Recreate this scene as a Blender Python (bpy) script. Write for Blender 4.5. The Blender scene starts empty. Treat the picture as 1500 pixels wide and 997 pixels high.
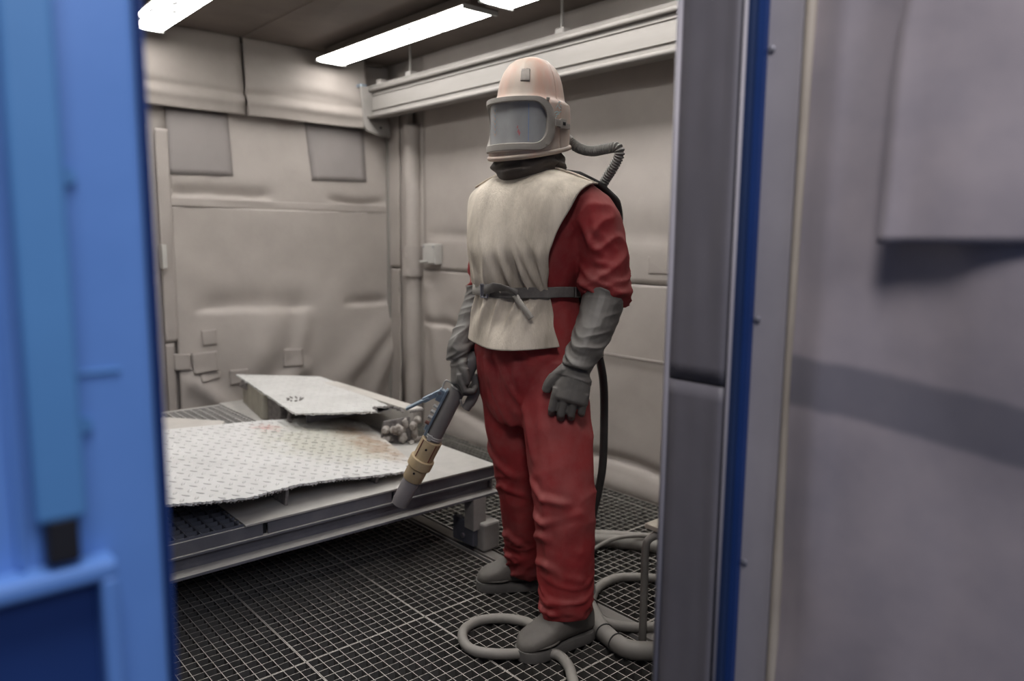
import bpy, bmesh, math, random
import numpy as np
from mathutils import Vector, Matrix, noise, Quaternion
random.seed(7)
C = bpy.context.scene.collection
PI = math.pi

# ------------------------------------------------------------------ camera, world, lights, exposure
scene = bpy.context.scene
YAW, PITCH, ROLL = math.radians(41.0), math.radians(7.75), math.radians(0.57)
fw = Vector((math.sin(YAW)*math.cos(PITCH), math.cos(YAW)*math.cos(PITCH), -math.sin(PITCH)))
r0 = Vector((math.cos(YAW), -math.sin(YAW), 0)); u0 = r0.cross(fw)
rt = math.cos(ROLL)*r0 + math.sin(ROLL)*u0; up = rt.cross(fw)
cd = bpy.data.cameras.new('camera'); cam = bpy.data.objects.new('camera', cd); C.objects.link(cam)
cam.matrix_world = Matrix(((rt.x, up.x, -fw.x, 0), (rt.y, up.y, -fw.y, 0), (rt.z, up.z, -fw.z, 1.30), (0, 0, 0, 1)))
cd.sensor_width = 36; cd.sensor_fit = 'HORIZONTAL'; cd.lens = 36*1108/1500
cd.clip_start = 0.02; cd.clip_end = 60
cd.dof.use_dof = True; cd.dof.focus_distance = 2.25; cd.dof.aperture_fstop = 1.9
scene.camera = cam
scene.view_settings.view_transform = 'Standard'
scene.view_settings.look = 'None'
scene.view_settings.gamma = 1.0
scene.view_settings.use_curve_mapping = False
scene.view_settings.exposure = 0.0

w = bpy.data.worlds.new('hall_daylight'); scene.world = w; w.use_nodes = True
bg = w.node_tree.nodes['Background']; bg.inputs[0].default_value = (0.42, 0.50, 0.75, 1); bg.inputs[1].default_value = 0.16

LAMP = 17.0          # emission of the fluorescent tubes
def area(name, loc, target, sx, sy, power, col):
    d = bpy.data.lights.new(name, 'AREA'); d.shape = 'RECTANGLE'; d.size = sx; d.size_y = sy; d.energy = power; d.color = col
    o = bpy.data.objects.new(name, d); C.objects.link(o); o.location = loc
    o.rotation_euler = (Vector(target)-Vector(loc)).to_track_quat('-Z', 'Y').to_euler(); return o
area('added_door_light', (0.15, -2.6, 3.4), (0.2, 0.7, 1.4), 1.2, 1.2, 50, (0.86, 0.88, 1.0))  # unseen area light, added to light the outer door faces

area('added_hall_fill', (0.0, 0.0, 3.1), (0.6, 0.7, 1.2), 0.5, 0.8, 44, (1.0, 0.95, 0.93))  # unseen fill above the camera, added to brighten the door leaves

# ------------------------------------------------------------------ materials
def mk(name, col, col2=None, nscale=4.0, rough=0.7, metal=0.0, bump=0.0, bscale=60.0, bdist=0.004, dust=None, dustamt=0.5,
       stretch=(1, 1, 1), contrast=(0.35, 0.68), spec=0.4, up_dust=False, detail=5):
    m = bpy.data.materials.new(name); m.use_nodes = True
    nt = m.node_tree; N = nt.nodes; L = nt.links; b = N['Principled BSDF']
    b.inputs['Roughness'].default_value = rough; b.inputs['Metallic'].default_value = metal
    b.inputs['Specular IOR Level'].default_value = spec
    tc = N.new('ShaderNodeTexCoord'); mp = N.new('ShaderNodeMapping'); mp.inputs['Scale'].default_value = stretch
    L.new(tc.outputs['Object'], mp.inputs[0])
    def nz(s, d=detail):
        n = N.new('ShaderNodeTexNoise'); n.inputs['Scale'].default_value = s; n.inputs['Detail'].default_value = d
        n.inputs['Roughness'].default_value = 0.6; L.new(mp.outputs[0], n.inputs['Vector']); return n
    n1 = nz(nscale); r = N.new('ShaderNodeMapRange'); r.inputs[1].default_value = contrast[0]; r.inputs[2].default_value = contrast[1]
    L.new(n1.outputs[0], r.inputs[0])
    mx = N.new('ShaderNodeMix'); mx.data_type = 'RGBA'
    mx.inputs[6].default_value = (*col, 1); mx.inputs[7].default_value = (*(col2 or [c*0.8 for c in col]), 1)
    L.new(r.outputs[0], mx.inputs[0]); out = mx.outputs[2]
    if dust:
        n2 = nz(nscale*2.3, 6); r2 = N.new('ShaderNodeMapRange'); r2.inputs[1].default_value = 0.42; r2.inputs[2].default_value = 0.75
        r2.inputs[4].default_value = dustamt; L.new(n2.outputs[0], r2.inputs[0]); fac = r2.outputs[0]
        if up_dust:     # settled dust lies on faces that look up
            g = N.new('ShaderNodeNewGeometry'); sp = N.new('ShaderNodeSeparateXYZ'); L.new(g.outputs['Normal'], sp.inputs[0])
            r3 = N.new('ShaderNodeMapRange'); r3.inputs[1].default_value = 0.0; r3.inputs[2].default_value = 0.9; r3.inputs[4].default_value = up_dust
            L.new(sp.outputs[2], r3.inputs[0]); ad = N.new('ShaderNodeMath'); ad.operation = 'ADD'; ad.use_clamp = True
            L.new(fac, ad.inputs[0]); L.new(r3.outputs[0], ad.inputs[1]); fac = ad.outputs[0]
        m2 = N.new('ShaderNodeMix'); m2.data_type = 'RGBA'; L.new(fac, m2.inputs[0]); L.new(out, m2.inputs[6])
        m2.inputs[7].default_value = (*dust, 1); out = m2.outputs[2]
    L.new(out, b.inputs['Base Color'])
    if bump:
        n3 = nz(bscale, 4); bp = N.new('ShaderNodeBump'); bp.inputs['Strength'].default_value = bump; bp.inputs['Distance'].default_value = bdist
        L.new(n3.outputs[0], bp.inputs['Height']); L.new(bp.outputs[0], b.inputs['Normal'])
    return m

DUST = (0.36, 0.33, 0.30)
M = {}
M['rubber_wall'] = mk('grey_rubber_sheet', (0.40, 0.358, 0.325), (0.325, 0.288, 0.262), 1.6, 0.62, bump=0.25, bscale=26, bdist=0.004)
M['flap_rubber'] = mk('darker_flap_rubber', (0.29, 0.255, 0.23), (0.235, 0.207, 0.187), 2.2, 0.75, bump=0.25, bscale=26, bdist=0.004)  # darker tone than the wall sheets
M['rubber_patch'] = mk('grey_rubber_patch', (0.36, 0.32, 0.292), (0.305, 0.27, 0.247), 3, 0.62, bump=0.2, bscale=40)
M['slate_patch'] = mk('slate_rubber_square', (0.275, 0.245, 0.235), (0.245, 0.22, 0.212), 4, 0.7)
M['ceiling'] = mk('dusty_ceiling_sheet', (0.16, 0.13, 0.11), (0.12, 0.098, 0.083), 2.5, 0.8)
M['rail_paint'] = mk('dusty_grey_paint', (0.27, 0.25, 0.232), (0.21, 0.195, 0.18), 5, 0.65, stretch=(1, .12, 1))
M['rail_dull'] = mk('dull_rail_top', (0.20, 0.185, 0.17), (0.16, 0.148, 0.136), 5, 0.8)
M['steel_dusty'] = mk('dusty_steel', (0.30, 0.285, 0.27), (0.22, 0.21, 0.205), 7, 0.65, dust=(0.46, 0.44, 0.41), dustamt=0.25, up_dust=0.75)
M['steel_blue'] = mk('bluish_rib_shade', (0.115, 0.113, 0.13), (0.085, 0.085, 0.10), 6, 0.6, dust=(0.42, 0.40, 0.375), dustamt=0.1, up_dust=0.8)
M['tread'] = mk('blasted_tread_plate', (0.57, 0.56, 0.54), (0.49, 0.48, 0.46), 5, 0.75, bump=0.25, bscale=160, bdist=0.002)
M['plate_edge'] = mk('torn_plate_edge', (0.22, 0.20, 0.19), (0.10, 0.09, 0.088), 40, 0.8, bump=0.6, bscale=120)
M['plate_plain'] = mk('dusty_plain_plate', (0.52, 0.49, 0.45), (0.45, 0.42, 0.385), 6, 0.8, bump=0.2, bscale=150)
M['rust'] = mk('corroded_scrap', (0.46, 0.43, 0.40), (0.15, 0.12, 0.10), 26, 0.8, bump=0.9, bscale=90, bdist=0.008)
M['support'] = mk('pale_weathered_steel', (0.42, 0.39, 0.32), (0.30, 0.275, 0.23), 9, 0.7)
M['grating'] = mk('dusty_grating', (0.085, 0.081, 0.075), (0.06, 0.058, 0.053), 9, 0.7, dust=(0.46, 0.43, 0.385), dustamt=0.06, up_dust=0.92)
M['pit'] = mk('dark_pit', (0.02, 0.02, 0.02), (0.012, 0.012, 0.013), 3, 0.9)
M['coverall'] = mk('red_coverall_cloth', (0.34, 0.036, 0.038), (0.22, 0.026, 0.030), 4, 0.75, bump=0.25, bscale=120, bdist=0.0015,
                   dust=(0.37, 0.16, 0.145), dustamt=0.34, up_dust=0.42, spec=0.25)
M['apron'] = mk('split_leather', (0.70, 0.62, 0.52), (0.42, 0.365, 0.295), 8, 0.85, bump=0.5, bscale=130, bdist=0.003, stretch=(1.7, 1.7, .45), contrast=(.36, .70), spec=0.2)
M['leather_dark'] = mk('dark_leather_edge', (0.05, 0.045, 0.042), (0.03, 0.028, 0.027), 8, 0.6)
M['belt'] = mk('grey_belt_webbing', (0.15, 0.14, 0.13), (0.11, 0.10, 0.095), 14, 0.6, dust=DUST, dustamt=0.25)
M['belt_pale'] = mk('pale_belt_strap', (0.42, 0.39, 0.35), (0.33, 0.31, 0.28), 14, 0.6)
M['glove'] = mk('grey_rubber_glove', (0.13, 0.121, 0.112), (0.095, 0.089, 0.083), 9, 0.5, bump=0.12, bscale=90, bdist=0.002, dust=(0.34, 0.32, 0.29), dustamt=0.12, up_dust=0.35)
M['boot'] = mk('dusty_rubber_boot', (0.17, 0.157, 0.14), (0.13, 0.12, 0.108), 8, 0.65, bump=0.1, bscale=60)
M['sole'] = mk('boot_sole', (0.15, 0.14, 0.13), (0.10, 0.095, 0.09), 8, 0.75)
M['helmet'] = mk('dusty_pink_helmet', (0.55, 0.285, 0.21), (0.46, 0.375, 0.31), 6, 0.6, stretch=(1.6, 1.6, .35), contrast=(.3, .58), dust=(0.52, 0.47, 0.42), dustamt=0.35, up_dust=0.12)
M['frame'] = mk('grey_visor_frame', (0.38, 0.345, 0.305), (0.32, 0.29, 0.26), 8, 0.6)
M['shroud'] = mk('brown_shroud_cloth', (0.115, 0.095, 0.082), (0.075, 0.062, 0.055), 9, 0.8, bump=0.2, bscale=60)
M['hose_rib'] = mk('grey_ribbed_hose', (0.25, 0.235, 0.215), (0.20, 0.19, 0.175), 9, 0.55)
M['hose'] = mk('dusty_rubber_hose', (0.19, 0.178, 0.16), (0.145, 0.135, 0.122), 7, 0.65, dust=(0.40, 0.375, 0.34), dustamt=0.15, up_dust=0.5)
M['hose_gun'] = mk('grey_blast_hose', (0.20, 0.185, 0.18), (0.165, 0.155, 0.15), 9, 0.6)
M['hose_dark'] = mk('black_air_hose', (0.03, 0.029, 0.029), (0.045, 0.043, 0.041), 6, 0.5)
M['tan'] = mk('tan_nozzle_holder', (0.50, 0.375, 0.215), (0.40, 0.30, 0.18), 14, 0.6, dust=DUST, dustamt=0.3)
M['nozzle'] = mk('grey_violet_nozzle', (0.235, 0.215, 0.22), (0.20, 0.185, 0.19), 12, 0.6)
M['zinc'] = mk('zinc_plated_steel', (0.42, 0.50, 0.58), (0.24, 0.31, 0.38), 20, 0.35, metal=0.75)
M['zinc_pale'] = mk('pale_wire', (0.52, 0.51, 0.49), (0.42, 0.41, 0.4), 20, 0.4, metal=0.4)
M['rusty_bolt'] = mk('rusty_bolt', (0.20, 0.07, 0.05), (0.12, 0.05, 0.04), 20, 0.7)
M['blue'] = mk('blue_door_enamel', (0.115, 0.25, 0.60), (0.09, 0.21, 0.52), 2.5, 0.38, bump=0.05, bscale=9, bdist=0.01, spec=0.5)
M['blue_light'] = mk('pale_blue_rod_paint', (0.085, 0.235, 0.50), (0.07, 0.20, 0.44), 3, 0.4)
M['blue_dark'] = mk('navy_door_edge', (0.012, 0.04, 0.17), (0.010, 0.032, 0.13), 3, 0.45)
M['navy'] = mk('navy_frame_enamel', (0.014, 0.030, 0.088), (0.011, 0.025, 0.075), 3, 0.4)
M['bench_grate'] = mk('dark_bluish_recess_shade', (0.10, 0.105, 0.13), (0.075, 0.08, 0.10), 6, 0.6)
M['black'] = mk('black_plastic', (0.012, 0.012, 0.016), None, 6, 0.5)
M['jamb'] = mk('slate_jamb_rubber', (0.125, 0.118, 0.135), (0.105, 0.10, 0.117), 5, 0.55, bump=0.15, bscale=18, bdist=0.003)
M['strip'] = mk('lilac_grey_clamp_strip', (0.30, 0.285, 0.315), (0.25, 0.24, 0.27), 5, 0.45)
M['seal'] = mk('beige_edge_seal', (0.36, 0.32, 0.27), (0.30, 0.265, 0.225), 9, 0.6)
M['bolt'] = mk('bolt_head_steel', (0.26, 0.26, 0.30), None, 6, 0.4, metal=0.5)
M['plastic'] = mk('dusty_plastic_box', (0.46, 0.44, 0.41), (0.40, 0.38, 0.355), 9, 0.6)
M['board'] = mk('pale_board', (0.52, 0.47, 0.385), (0.45, 0.41, 0.335), 12, 0.8)
M['skin'] = mk('skin', (0.50, 0.31, 0.23), (0.44, 0.26, 0.19), 9, 0.6)
M['hair'] = mk('dark_brow_hair', (0.04, 0.03, 0.022), None, 40, 0.8)
M['eye'] = mk('eye_white', (0.55, 0.53, 0.5), None, 4, 0.3)
M['emblem'] = mk('pale_teal_print', (0.50, 0.66, 0.66), None, 60, 0.6)
M['tape_and_reflection'] = mk('dark_grey_tape', (0.25, 0.22, 0.20), (0.33, 0.29, 0.26), 40, 0.7)
M['lamp_frame'] = mk('lamp_housing', (0.42, 0.42, 0.40), (0.32, 0.32, 0.31), 6, 0.6)
M['seamline'] = mk('dark_seam_gap', (0.10, 0.09, 0.085), None, 6, 0.8)

# right-hand door leaf: rubber lining with a long darker band
def leaf_mat():
    m = mk('banded_lining_rubber', (0.32, 0.283, 0.30), (0.22, 0.202, 0.228), 3.2, 0.5, bump=0.18, bscale=14, bdist=0.004)
    nt = m.node_tree; N = nt.nodes; L = nt.links; b = N['Principled BSDF']
    src = b.inputs['Base Color'].links[0].from_socket
    tc = N.new('ShaderNodeTexCoord'); sp = N.new('ShaderNodeSeparateXYZ'); L.new(tc.outputs['Object'], sp.inputs[0])
    nz = N.new('ShaderNodeTexNoise'); nz.inputs['Scale'].default_value = 9; L.new(tc.outputs['Object'], nz.inputs['Vector'])
    def mth(op, a, bb):
        n = N.new('ShaderNodeMath'); n.operation = op
        for i, v in enumerate((a, bb)):
            if isinstance(v, float): n.inputs[i].default_value = v
            else: L.new(v, n.inputs[i])
        return n.outputs[0]
    s = mth('MULTIPLY', sp.outputs[1], 0.10)          # the band falls gently towards the hinge side
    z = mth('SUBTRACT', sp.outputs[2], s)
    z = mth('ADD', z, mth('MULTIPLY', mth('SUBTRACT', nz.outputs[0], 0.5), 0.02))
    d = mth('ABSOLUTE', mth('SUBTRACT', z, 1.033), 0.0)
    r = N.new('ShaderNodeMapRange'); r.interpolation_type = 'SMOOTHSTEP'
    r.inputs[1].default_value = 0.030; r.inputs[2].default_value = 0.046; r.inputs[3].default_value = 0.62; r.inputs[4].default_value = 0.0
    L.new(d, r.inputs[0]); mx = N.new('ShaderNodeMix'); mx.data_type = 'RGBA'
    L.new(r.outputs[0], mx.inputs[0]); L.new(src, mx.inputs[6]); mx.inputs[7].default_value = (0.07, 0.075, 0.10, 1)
    L.new(mx.outputs[2], b.inputs['Base Color']); return m
M['leaf'] = leaf_mat()

def stained_plate():
    m = mk('blasted_tread_plate_stained', (0.60, 0.59, 0.575), (0.52, 0.51, 0.495), 5, 0.75, bump=0.25, bscale=160, bdist=0.002)
    nt = m.node_tree; N = nt.nodes; L = nt.links; b = N['Principled BSDF']; src = b.inputs['Base Color'].links[0].from_socket
    tc = N.new('ShaderNodeTexCoord')
    def blot(center, size, col, scale, lo, hi, src):
        mp = N.new('ShaderNodeMapping'); mp.vector_type = 'TEXTURE'; mp.inputs['Location'].default_value = center; mp.inputs['Scale'].default_value = size
        L.new(tc.outputs['Object'], mp.inputs[0]); ln = N.new('ShaderNodeVectorMath'); ln.operation = 'LENGTH'; L.new(mp.outputs[0], ln.inputs[0])
        nz = N.new('ShaderNodeTexNoise'); nz.inputs['Scale'].default_value = scale; nz.inputs['Detail'].default_value = 7; L.new(tc.outputs['Object'], nz.inputs['Vector'])
        sb = N.new('ShaderNodeMath'); sb.operation = 'SUBTRACT'; sb.inputs[0].default_value = 1.0; L.new(ln.outputs['Value'], sb.inputs[1]); sb.use_clamp = True
        ml = N.new('ShaderNodeMath'); ml.operation = 'MULTIPLY'; L.new(sb.outputs[0], ml.inputs[0]); L.new(nz.outputs[0], ml.inputs[1])
        r = N.new('ShaderNodeMapRange'); r.inputs[1].default_value = lo; r.inputs[2].default_value = hi; r.inputs[4].default_value = 0.75; L.new(ml.outputs[0], r.inputs[0])
        mx = N.new('ShaderNodeMix'); mx.data_type = 'RGBA'; L.new(r.outputs[0], mx.inputs[0]); L.new(src, mx.inputs[6]); mx.inputs[7].default_value = (*col, 1)
        return mx.outputs[2]
    src = blot((0.385, 0.254, -0.023), (.42, .55, .5), (0.44, 0.43, 0.36), 14, .10, .36, src)
    src = blot((0.545, 0.104, -0.043), (.20, .45, .5), (0.30, 0.21, 0.14), 16, .16, .42, src)
    src = blot((0.585, 0.354, -0.043), (.16, .34, .5), (0.24, 0.15, 0.09), 12, .20, .5, src)
    src = blot((0.245, 0.544, -0.023), (.22, .20, .5), (0.52, 0.30, 0.27), 26, .32, .50, src)
    L.new(src, b.inputs['Base Color']); return m
M['tread_stained'] = stained_plate()

def emit_mat(name, col, strength, dirt=True):
    m = bpy.data.materials.new(name); m.use_nodes = True; nt = m.node_tree; N = nt.nodes; L = nt.links; b = N['Principled BSDF']
    b.inputs['Base Color'].default_value = (.5, .5, .5, 1); b.inputs['Emission Color'].default_value = (*col, 1)
    tc = N.new('ShaderNodeTexCoord'); n = N.new('ShaderNodeTexNoise'); n.inputs['Scale'].default_value = 9; n.inputs['Detail'].default_value = 6
    mp = N.new('ShaderNodeMapping'); mp.inputs['Scale'].default_value = (2.2, .8, 1); L.new(tc.outputs['Object'], mp.inputs[0]); L.new(mp.outputs[0], n.inputs['Vector'])
    r = N.new('ShaderNodeMapRange'); r.inputs[1].default_value = 0.57; r.inputs[2].default_value = 0.63; r.inputs[3].default_value = strength; r.inputs[4].default_value = strength*0.02
    L.new(n.outputs[0], r.inputs[0]); L.new(r.outputs[0], b.inputs['Emission Strength']); return m
M['tube'] = emit_mat('dirty_glowing_diffuser', (1.0, 0.985, 0.96), LAMP)

def visor_mat():
    m = bpy.data.materials.new('hazed_visor_pane'); m.use_nodes = True; nt = m.node_tree; N = nt.nodes; L = nt.links; b = N['Principled BSDF']
    b.inputs['Base Color'].default_value = (0.46, 0.46, 0.46, 1); b.inputs['Roughness'].default_value = 0.13; b.inputs['Specular IOR Level'].default_value = 0.7
    tr = N.new('ShaderNodeBsdfTransparent'); tr.inputs[0].default_value = (.75, .76, .78, 1); mx = N.new('ShaderNodeMixShader')
    tc = N.new('ShaderNodeTexCoord'); wv = N.new('ShaderNodeTexNoise'); wv.inputs['Scale'].default_value = 14; wv.inputs['Detail'].default_value = 4
    mp = N.new('ShaderNodeMapping'); mp.inputs['Scale'].default_value = (1.2, 1.2, .7); L.new(tc.outputs['Object'], mp.inputs[0]); L.new(mp.outputs[0], wv.inputs['Vector'])
    r = N.new('ShaderNodeMapRange'); r.inputs[1].default_value = .3; r.inputs[2].default_value = .7; r.inputs[3].default_value = .66; r.inputs[4].default_value = .86
    L.new(wv.outputs[0], r.inputs[0]); L.new(r.outputs[0], mx.inputs[0]); L.new(tr.outputs[0], mx.inputs[1]); L.new(b.outputs[0], mx.inputs[2])
    L.new(mx.outputs[0], N['Material Output'].inputs[0]); return m
M['visor'] = visor_mat()
M['refl_blue'] = mk('blue_reflection', (0.22, 0.30, 0.52), None, 20, 0.3)  # flat colours for the reflections painted on the visor
M['refl_orange'] = mk('orange_reflection', (0.48, 0.30, 0.22), None, 20, 0.5)
M['refl_teal'] = mk('teal_reflection', (0.20, 0.33, 0.40), None, 20, 0.5)
M['refl_pink'] = mk('pink_reflection', (0.50, 0.17, 0.18), None, 20, 0.5)

# ------------------------------------------------------------------ helpers
class MB:
    def __init__(s): s.v = []; s.f = []
    def add(s, vs, fs):
        o = len(s.v); s.v += [tuple(v) for v in vs]; s.f += [tuple(i+o for i in f) for f in fs]; return s
    def box(s, x0, x1, y0, y1, z0, z1):
        return s.add([(x0,y0,z0),(x1,y0,z0),(x1,y1,z0),(x0,y1,z0),(x0,y0,z1),(x1,y0,z1),(x1,y1,z1),(x0,y1,z1)],
                     [(0,3,2,1),(4,5,6,7),(0,1,5,4),(1,2,6,5),(2,3,7,6),(3,0,4,7)])
    def obox(s, c, ax, h):      # centre, three axes, three half sizes
        c = Vector(c); A = [Vector(a).normalized()*hh for a, hh in zip(ax, h)]
        vs = [c+A[0]*i+A[1]*j+A[2]*k for k in (-1,1) for i, j in ((-1,-1),(1,-1),(1,1),(-1,1))]
        return s.add(vs, [(0,3,2,1),(4,5,6,7),(0,1,5,4),(1,2,6,5),(2,3,7,6),(3,0,4,7)])
    def loft(s, rings, caps=True, closed=False):
        n = len(rings[0]); vs = [p for r in rings for p in r]; fs = []; K = len(rings)
        for i in range(K if closed else K-1):
            a, b = i*n, ((i+1) % K)*n
            for j in range(n): k = (j+1) % n; fs.append((a+j, a+k, b+k, b+j))
        if caps and not closed: fs += [tuple(reversed(range(n))), tuple((K-1)*n+j for j in range(n))]
        return s.add(vs, fs)
    def tube(s, pts, rad, n=12, caps=True, closed=False, flat=1.0, ref=None):
        pts = [Vector(p) for p in pts]; K = len(pts)
        if not hasattr(rad, '__len__'): rad = [rad]*K
        ref = Vector(ref) if ref else None; nrm = None; rings = []
        for i, p in enumerate(pts):
            if closed: t = pts[(i+1) % K]-pts[i-1]
            else: t = pts[min(i+1, K-1)]-pts[max(i-1, 0)]
            t.normalize()
            if ref: nrm = ref - t*ref.dot(t)
            elif nrm is None: nrm = t.orthogonal()
            else: nrm = nrm - t*nrm.dot(t)
            nrm.normalize(); bi = t.cross(nrm)
            r = rad[i]
            rx, ry = r if hasattr(r, '__len__') else (r, r*flat)
            rings.append([p + nrm*math.cos(2*PI*j/n)*rx + bi*math.sin(2*PI*j/n)*ry for j in range(n)])
        return s.loft(rings, caps, closed)
    def grid(s, P, mask=None):
        a, b = len(P), len(P[0]); vs = [p for r in P for p in r]; fs = []
        for i in range(a-1):
            for j in range(b-1):
                if mask and not mask(i, j): continue
                fs.append((i*b+j, (i+1)*b+j, (i+1)*b+j+1, i*b+j+1))
        return s.add(vs, fs)
    def mesh(s, name='m'):
        m = bpy.data.meshes.new(name); m.from_pydata(s.v, [], s.f); m.validate(); return m
    def build(s, name, mat, parent=None, smooth=False, bevel=0, solid=0, sub=0, recalc=True, loc=None, angle=40):
        m = s.mesh(name)
        if recalc:
            bm = bmesh.new(); bm.from_mesh(m); bmesh.ops.recalc_face_normals(bm, faces=bm.faces); bm.to_mesh(m); bm.free()
        return link(name, m, mat, parent, smooth, bevel, solid, sub, loc, angle)
def link(name, m, mat, parent=None, smooth=False, bevel=0, solid=0, sub=0, loc=None, angle=40):
    o = bpy.data.objects.new(name, m); C.objects.link(o)
    if mat: m.materials.append(M[mat] if isinstance(mat, str) else mat)
    if parent: o.parent = parent
    if loc: o.location = loc
    if smooth:
        for p in m.polygons: p.use_smooth = True
        if smooth == 'auto': m.set_sharp_from_angle(angle=math.radians(angle))
    if solid: md = o.modifiers.new('solid', 'SOLIDIFY'); md.thickness = solid; md.offset = 0
    if bevel: md = o.modifiers.new('bevel', 'BEVEL'); md.width = bevel; md.segments = 2; md.limit_method = 'ANGLE'
    if sub: md = o.modifiers.new('sub', 'SUBSURF'); md.levels = sub; md.render_levels = sub
    return o
def spline(pts, k=8, closed=False):
    P = [np.array(p, float) for p in pts]; n = len(P); out = []
    for i in range(n if closed else n-1):
        if closed: a, b, c, d = P[i-1], P[i], P[(i+1) % n], P[(i+2) % n]
        else: a, b, c, d = P[max(i-1, 0)], P[i], P[i+1], P[min(i+2, n-1)]
        for t in np.linspace(0, 1, k, endpoint=False):
            out.append(0.5*(2*b+(c-a)*t+(2*a-5*b+4*c-d)*t*t+(3*b-a-3*c+d)*t**3))
    if not closed: out.append(P[-1])
    return [Vector(p) for p in out]
def empty(name, loc=(0, 0, 0)):
    o = bpy.data.objects.new(name, None); C.objects.link(o); o.location = loc; o.empty_display_size = .1; return o
def tag(o, label, cat, group=None):
    o['label'] = label; o['category'] = cat
    if group: o['group'] = group
    return o
def struct(o): o['kind'] = 'structure'; return o
def nz(x, y, z): return noise.noise(Vector((x, y, z)))
def ridge(n): return max(0.0, 1-abs(n)*2.2)**1.5
def remeshed(mb, voxel, smooth_it=6, fac=.6):
    o = mb.build('tmp', None); md = o.modifiers.new('r', 'REMESH'); md.mode = 'VOXEL'; md.voxel_size = voxel
    sm = o.modifiers.new('s', 'SMOOTH'); sm.iterations = smooth_it; sm.factor = fac
    dg = bpy.context.evaluated_depsgraph_get(); dg.update()
    m = bpy.data.meshes.new_from_object(o.evaluated_get(dg)); bpy.data.objects.remove(o); return m
def displace(m, fn):
    co = [v.co.copy() for v in m.vertices]; no = [v.normal.copy() for v in m.vertices]
    for v, c, n in zip(m.vertices, co, no): v.co = c + n*fn(c, n)
    m.update()
def smoothstep(a, b, x):
    t = min(1, max(0, (x-a)/(b-a))); return t*t*(3-2*t)

# ------------------------------------------------------------------ the setting
XR, YB, YF, ZC = 2.965, 4.748, 0.81, 2.48
XL = -1.3
floor = struct(MB().box(XL, XR, YF-.1, YB, -.62, -.60).build('floor', 'pit'))
NX, NY, PX, PY, GD, BT = 12, 16, .436, .574, .032, .0030
gm = MB()
for i in range(NX+1):
    x = i*PX/NX; t = BT*.8 if 0 < i < NX else BT*1.0
    gm.box(x-t/2, x+t/2, 0, PY, -GD, 0)
for j in range(NY+1):
    y = j*PY/NY; t = BT*.8 if 0 < j < NY else BT*1.0
    gm.box(0, PX, y-t/2, y+t/2, -GD*.95, -.0006)
gmesh = gm.mesh('grating_panel'); gmesh.materials.append(M['grating'])
def panel(x, y, mesh=gmesh):
    o = bpy.data.objects.new('grating_panel', mesh); C.objects.link(o); o.parent = floor; o.location = (x, y, 0); return o
for i in range(-5, 2):
    for j in range(-2, 5):
        panel(.957+.44*i, 2.052+.578*j-.0)
gm2 = MB(); W2 = .436
for i in range(NX+1): gm2.box(i*W2/NX-BT*.4, i*W2/NX+BT*.4, 0, PY, -GD, 0)
for j in range(NY+1): gm2.box(0, W2, j*PY/NY-BT*.4, j*PY/NY+BT*.4, -GD*.95, -.0006)
for i in range(2):
    for j in range(-2, 5): panel(1.942+.44*i, 2.11+.578*j)
for j in range(-2, 5):      # narrow make-up panels along the right wall
    g = MB()
    for i in range(5): g.box(i*.0363-BT*.4, i*.0363+BT*.4, 0, PY, -GD, 0)
    for k in range(NY+1): g.box(0, .145, k*PY/NY-BT*.4, k*PY/NY+BT*.4, -GD*.95, -.0006)
    g.build('grating_panel', 'grating', floor, loc=(2.822, 2.11+.578*j, 0))
for xr in (1.868, -.06):
    MB().box(xr, xr+.052, YF, 4.6, -.03, .006).build('floor_rail', 'rail_paint', floor, bevel=.002)
    MB().box(xr-.012, xr-.008, YF, 4.6, -.06, .001).build('rail_channel', 'steel_dusty', floor)
for x in (.957, 1.395, 1.83, .517, 2.38, 1.94): MB().box(x-.012, x+.012, YF, YB, -.2, -.034).build('floor_joist', 'pit', floor)

# ceiling
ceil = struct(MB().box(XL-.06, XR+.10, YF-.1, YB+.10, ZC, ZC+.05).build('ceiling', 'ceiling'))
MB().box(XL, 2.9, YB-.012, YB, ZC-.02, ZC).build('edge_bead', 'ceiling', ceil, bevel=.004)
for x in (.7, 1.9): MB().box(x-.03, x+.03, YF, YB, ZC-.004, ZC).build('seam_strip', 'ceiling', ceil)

def sheet(name, plane, u0, u1, z0, z1, disp, mat, parent, nu=50, nv=50, off=.004, thick=.006, label=None):
    """rubber sheet hung on a wall: plane 'B' = back wall (u is X), 'R' = right wall (u is Y); disp(u, z) = how far it stands off"""
    P = []
    for i in range(nu+1):
        row = []
        for j in range(nv+1):
            u = u0+(u1-u0)*i/nu; z = z0+(z1-z0)*j/nv; d = off+disp(u, z)
            row.append((u, YB-d, z) if plane == 'B' else (XR-d, u, z))
        P.append(row)
    o = MB().grid(P).build(name, mat, parent, smooth=True, solid=thick)
    if label: o['label'] = label
    return o
def crease(z, zc, depth, upw, dnw):     # sheet sinks towards zc from above and comes out sharply below it
    d = z-zc
    return -depth*math.exp(-(d/upw)**2) if d > 0 else -depth*math.exp(-(d/dnw)**2)
def win(u, a, b, s=.12): return smoothstep(a, a+s, u)*(1-smoothstep(b-s, b, u))
def g2(u, z, uc, zc, su, sz): return math.exp(-((u-uc)/su)**2-((z-zc)/sz)**2)

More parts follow.
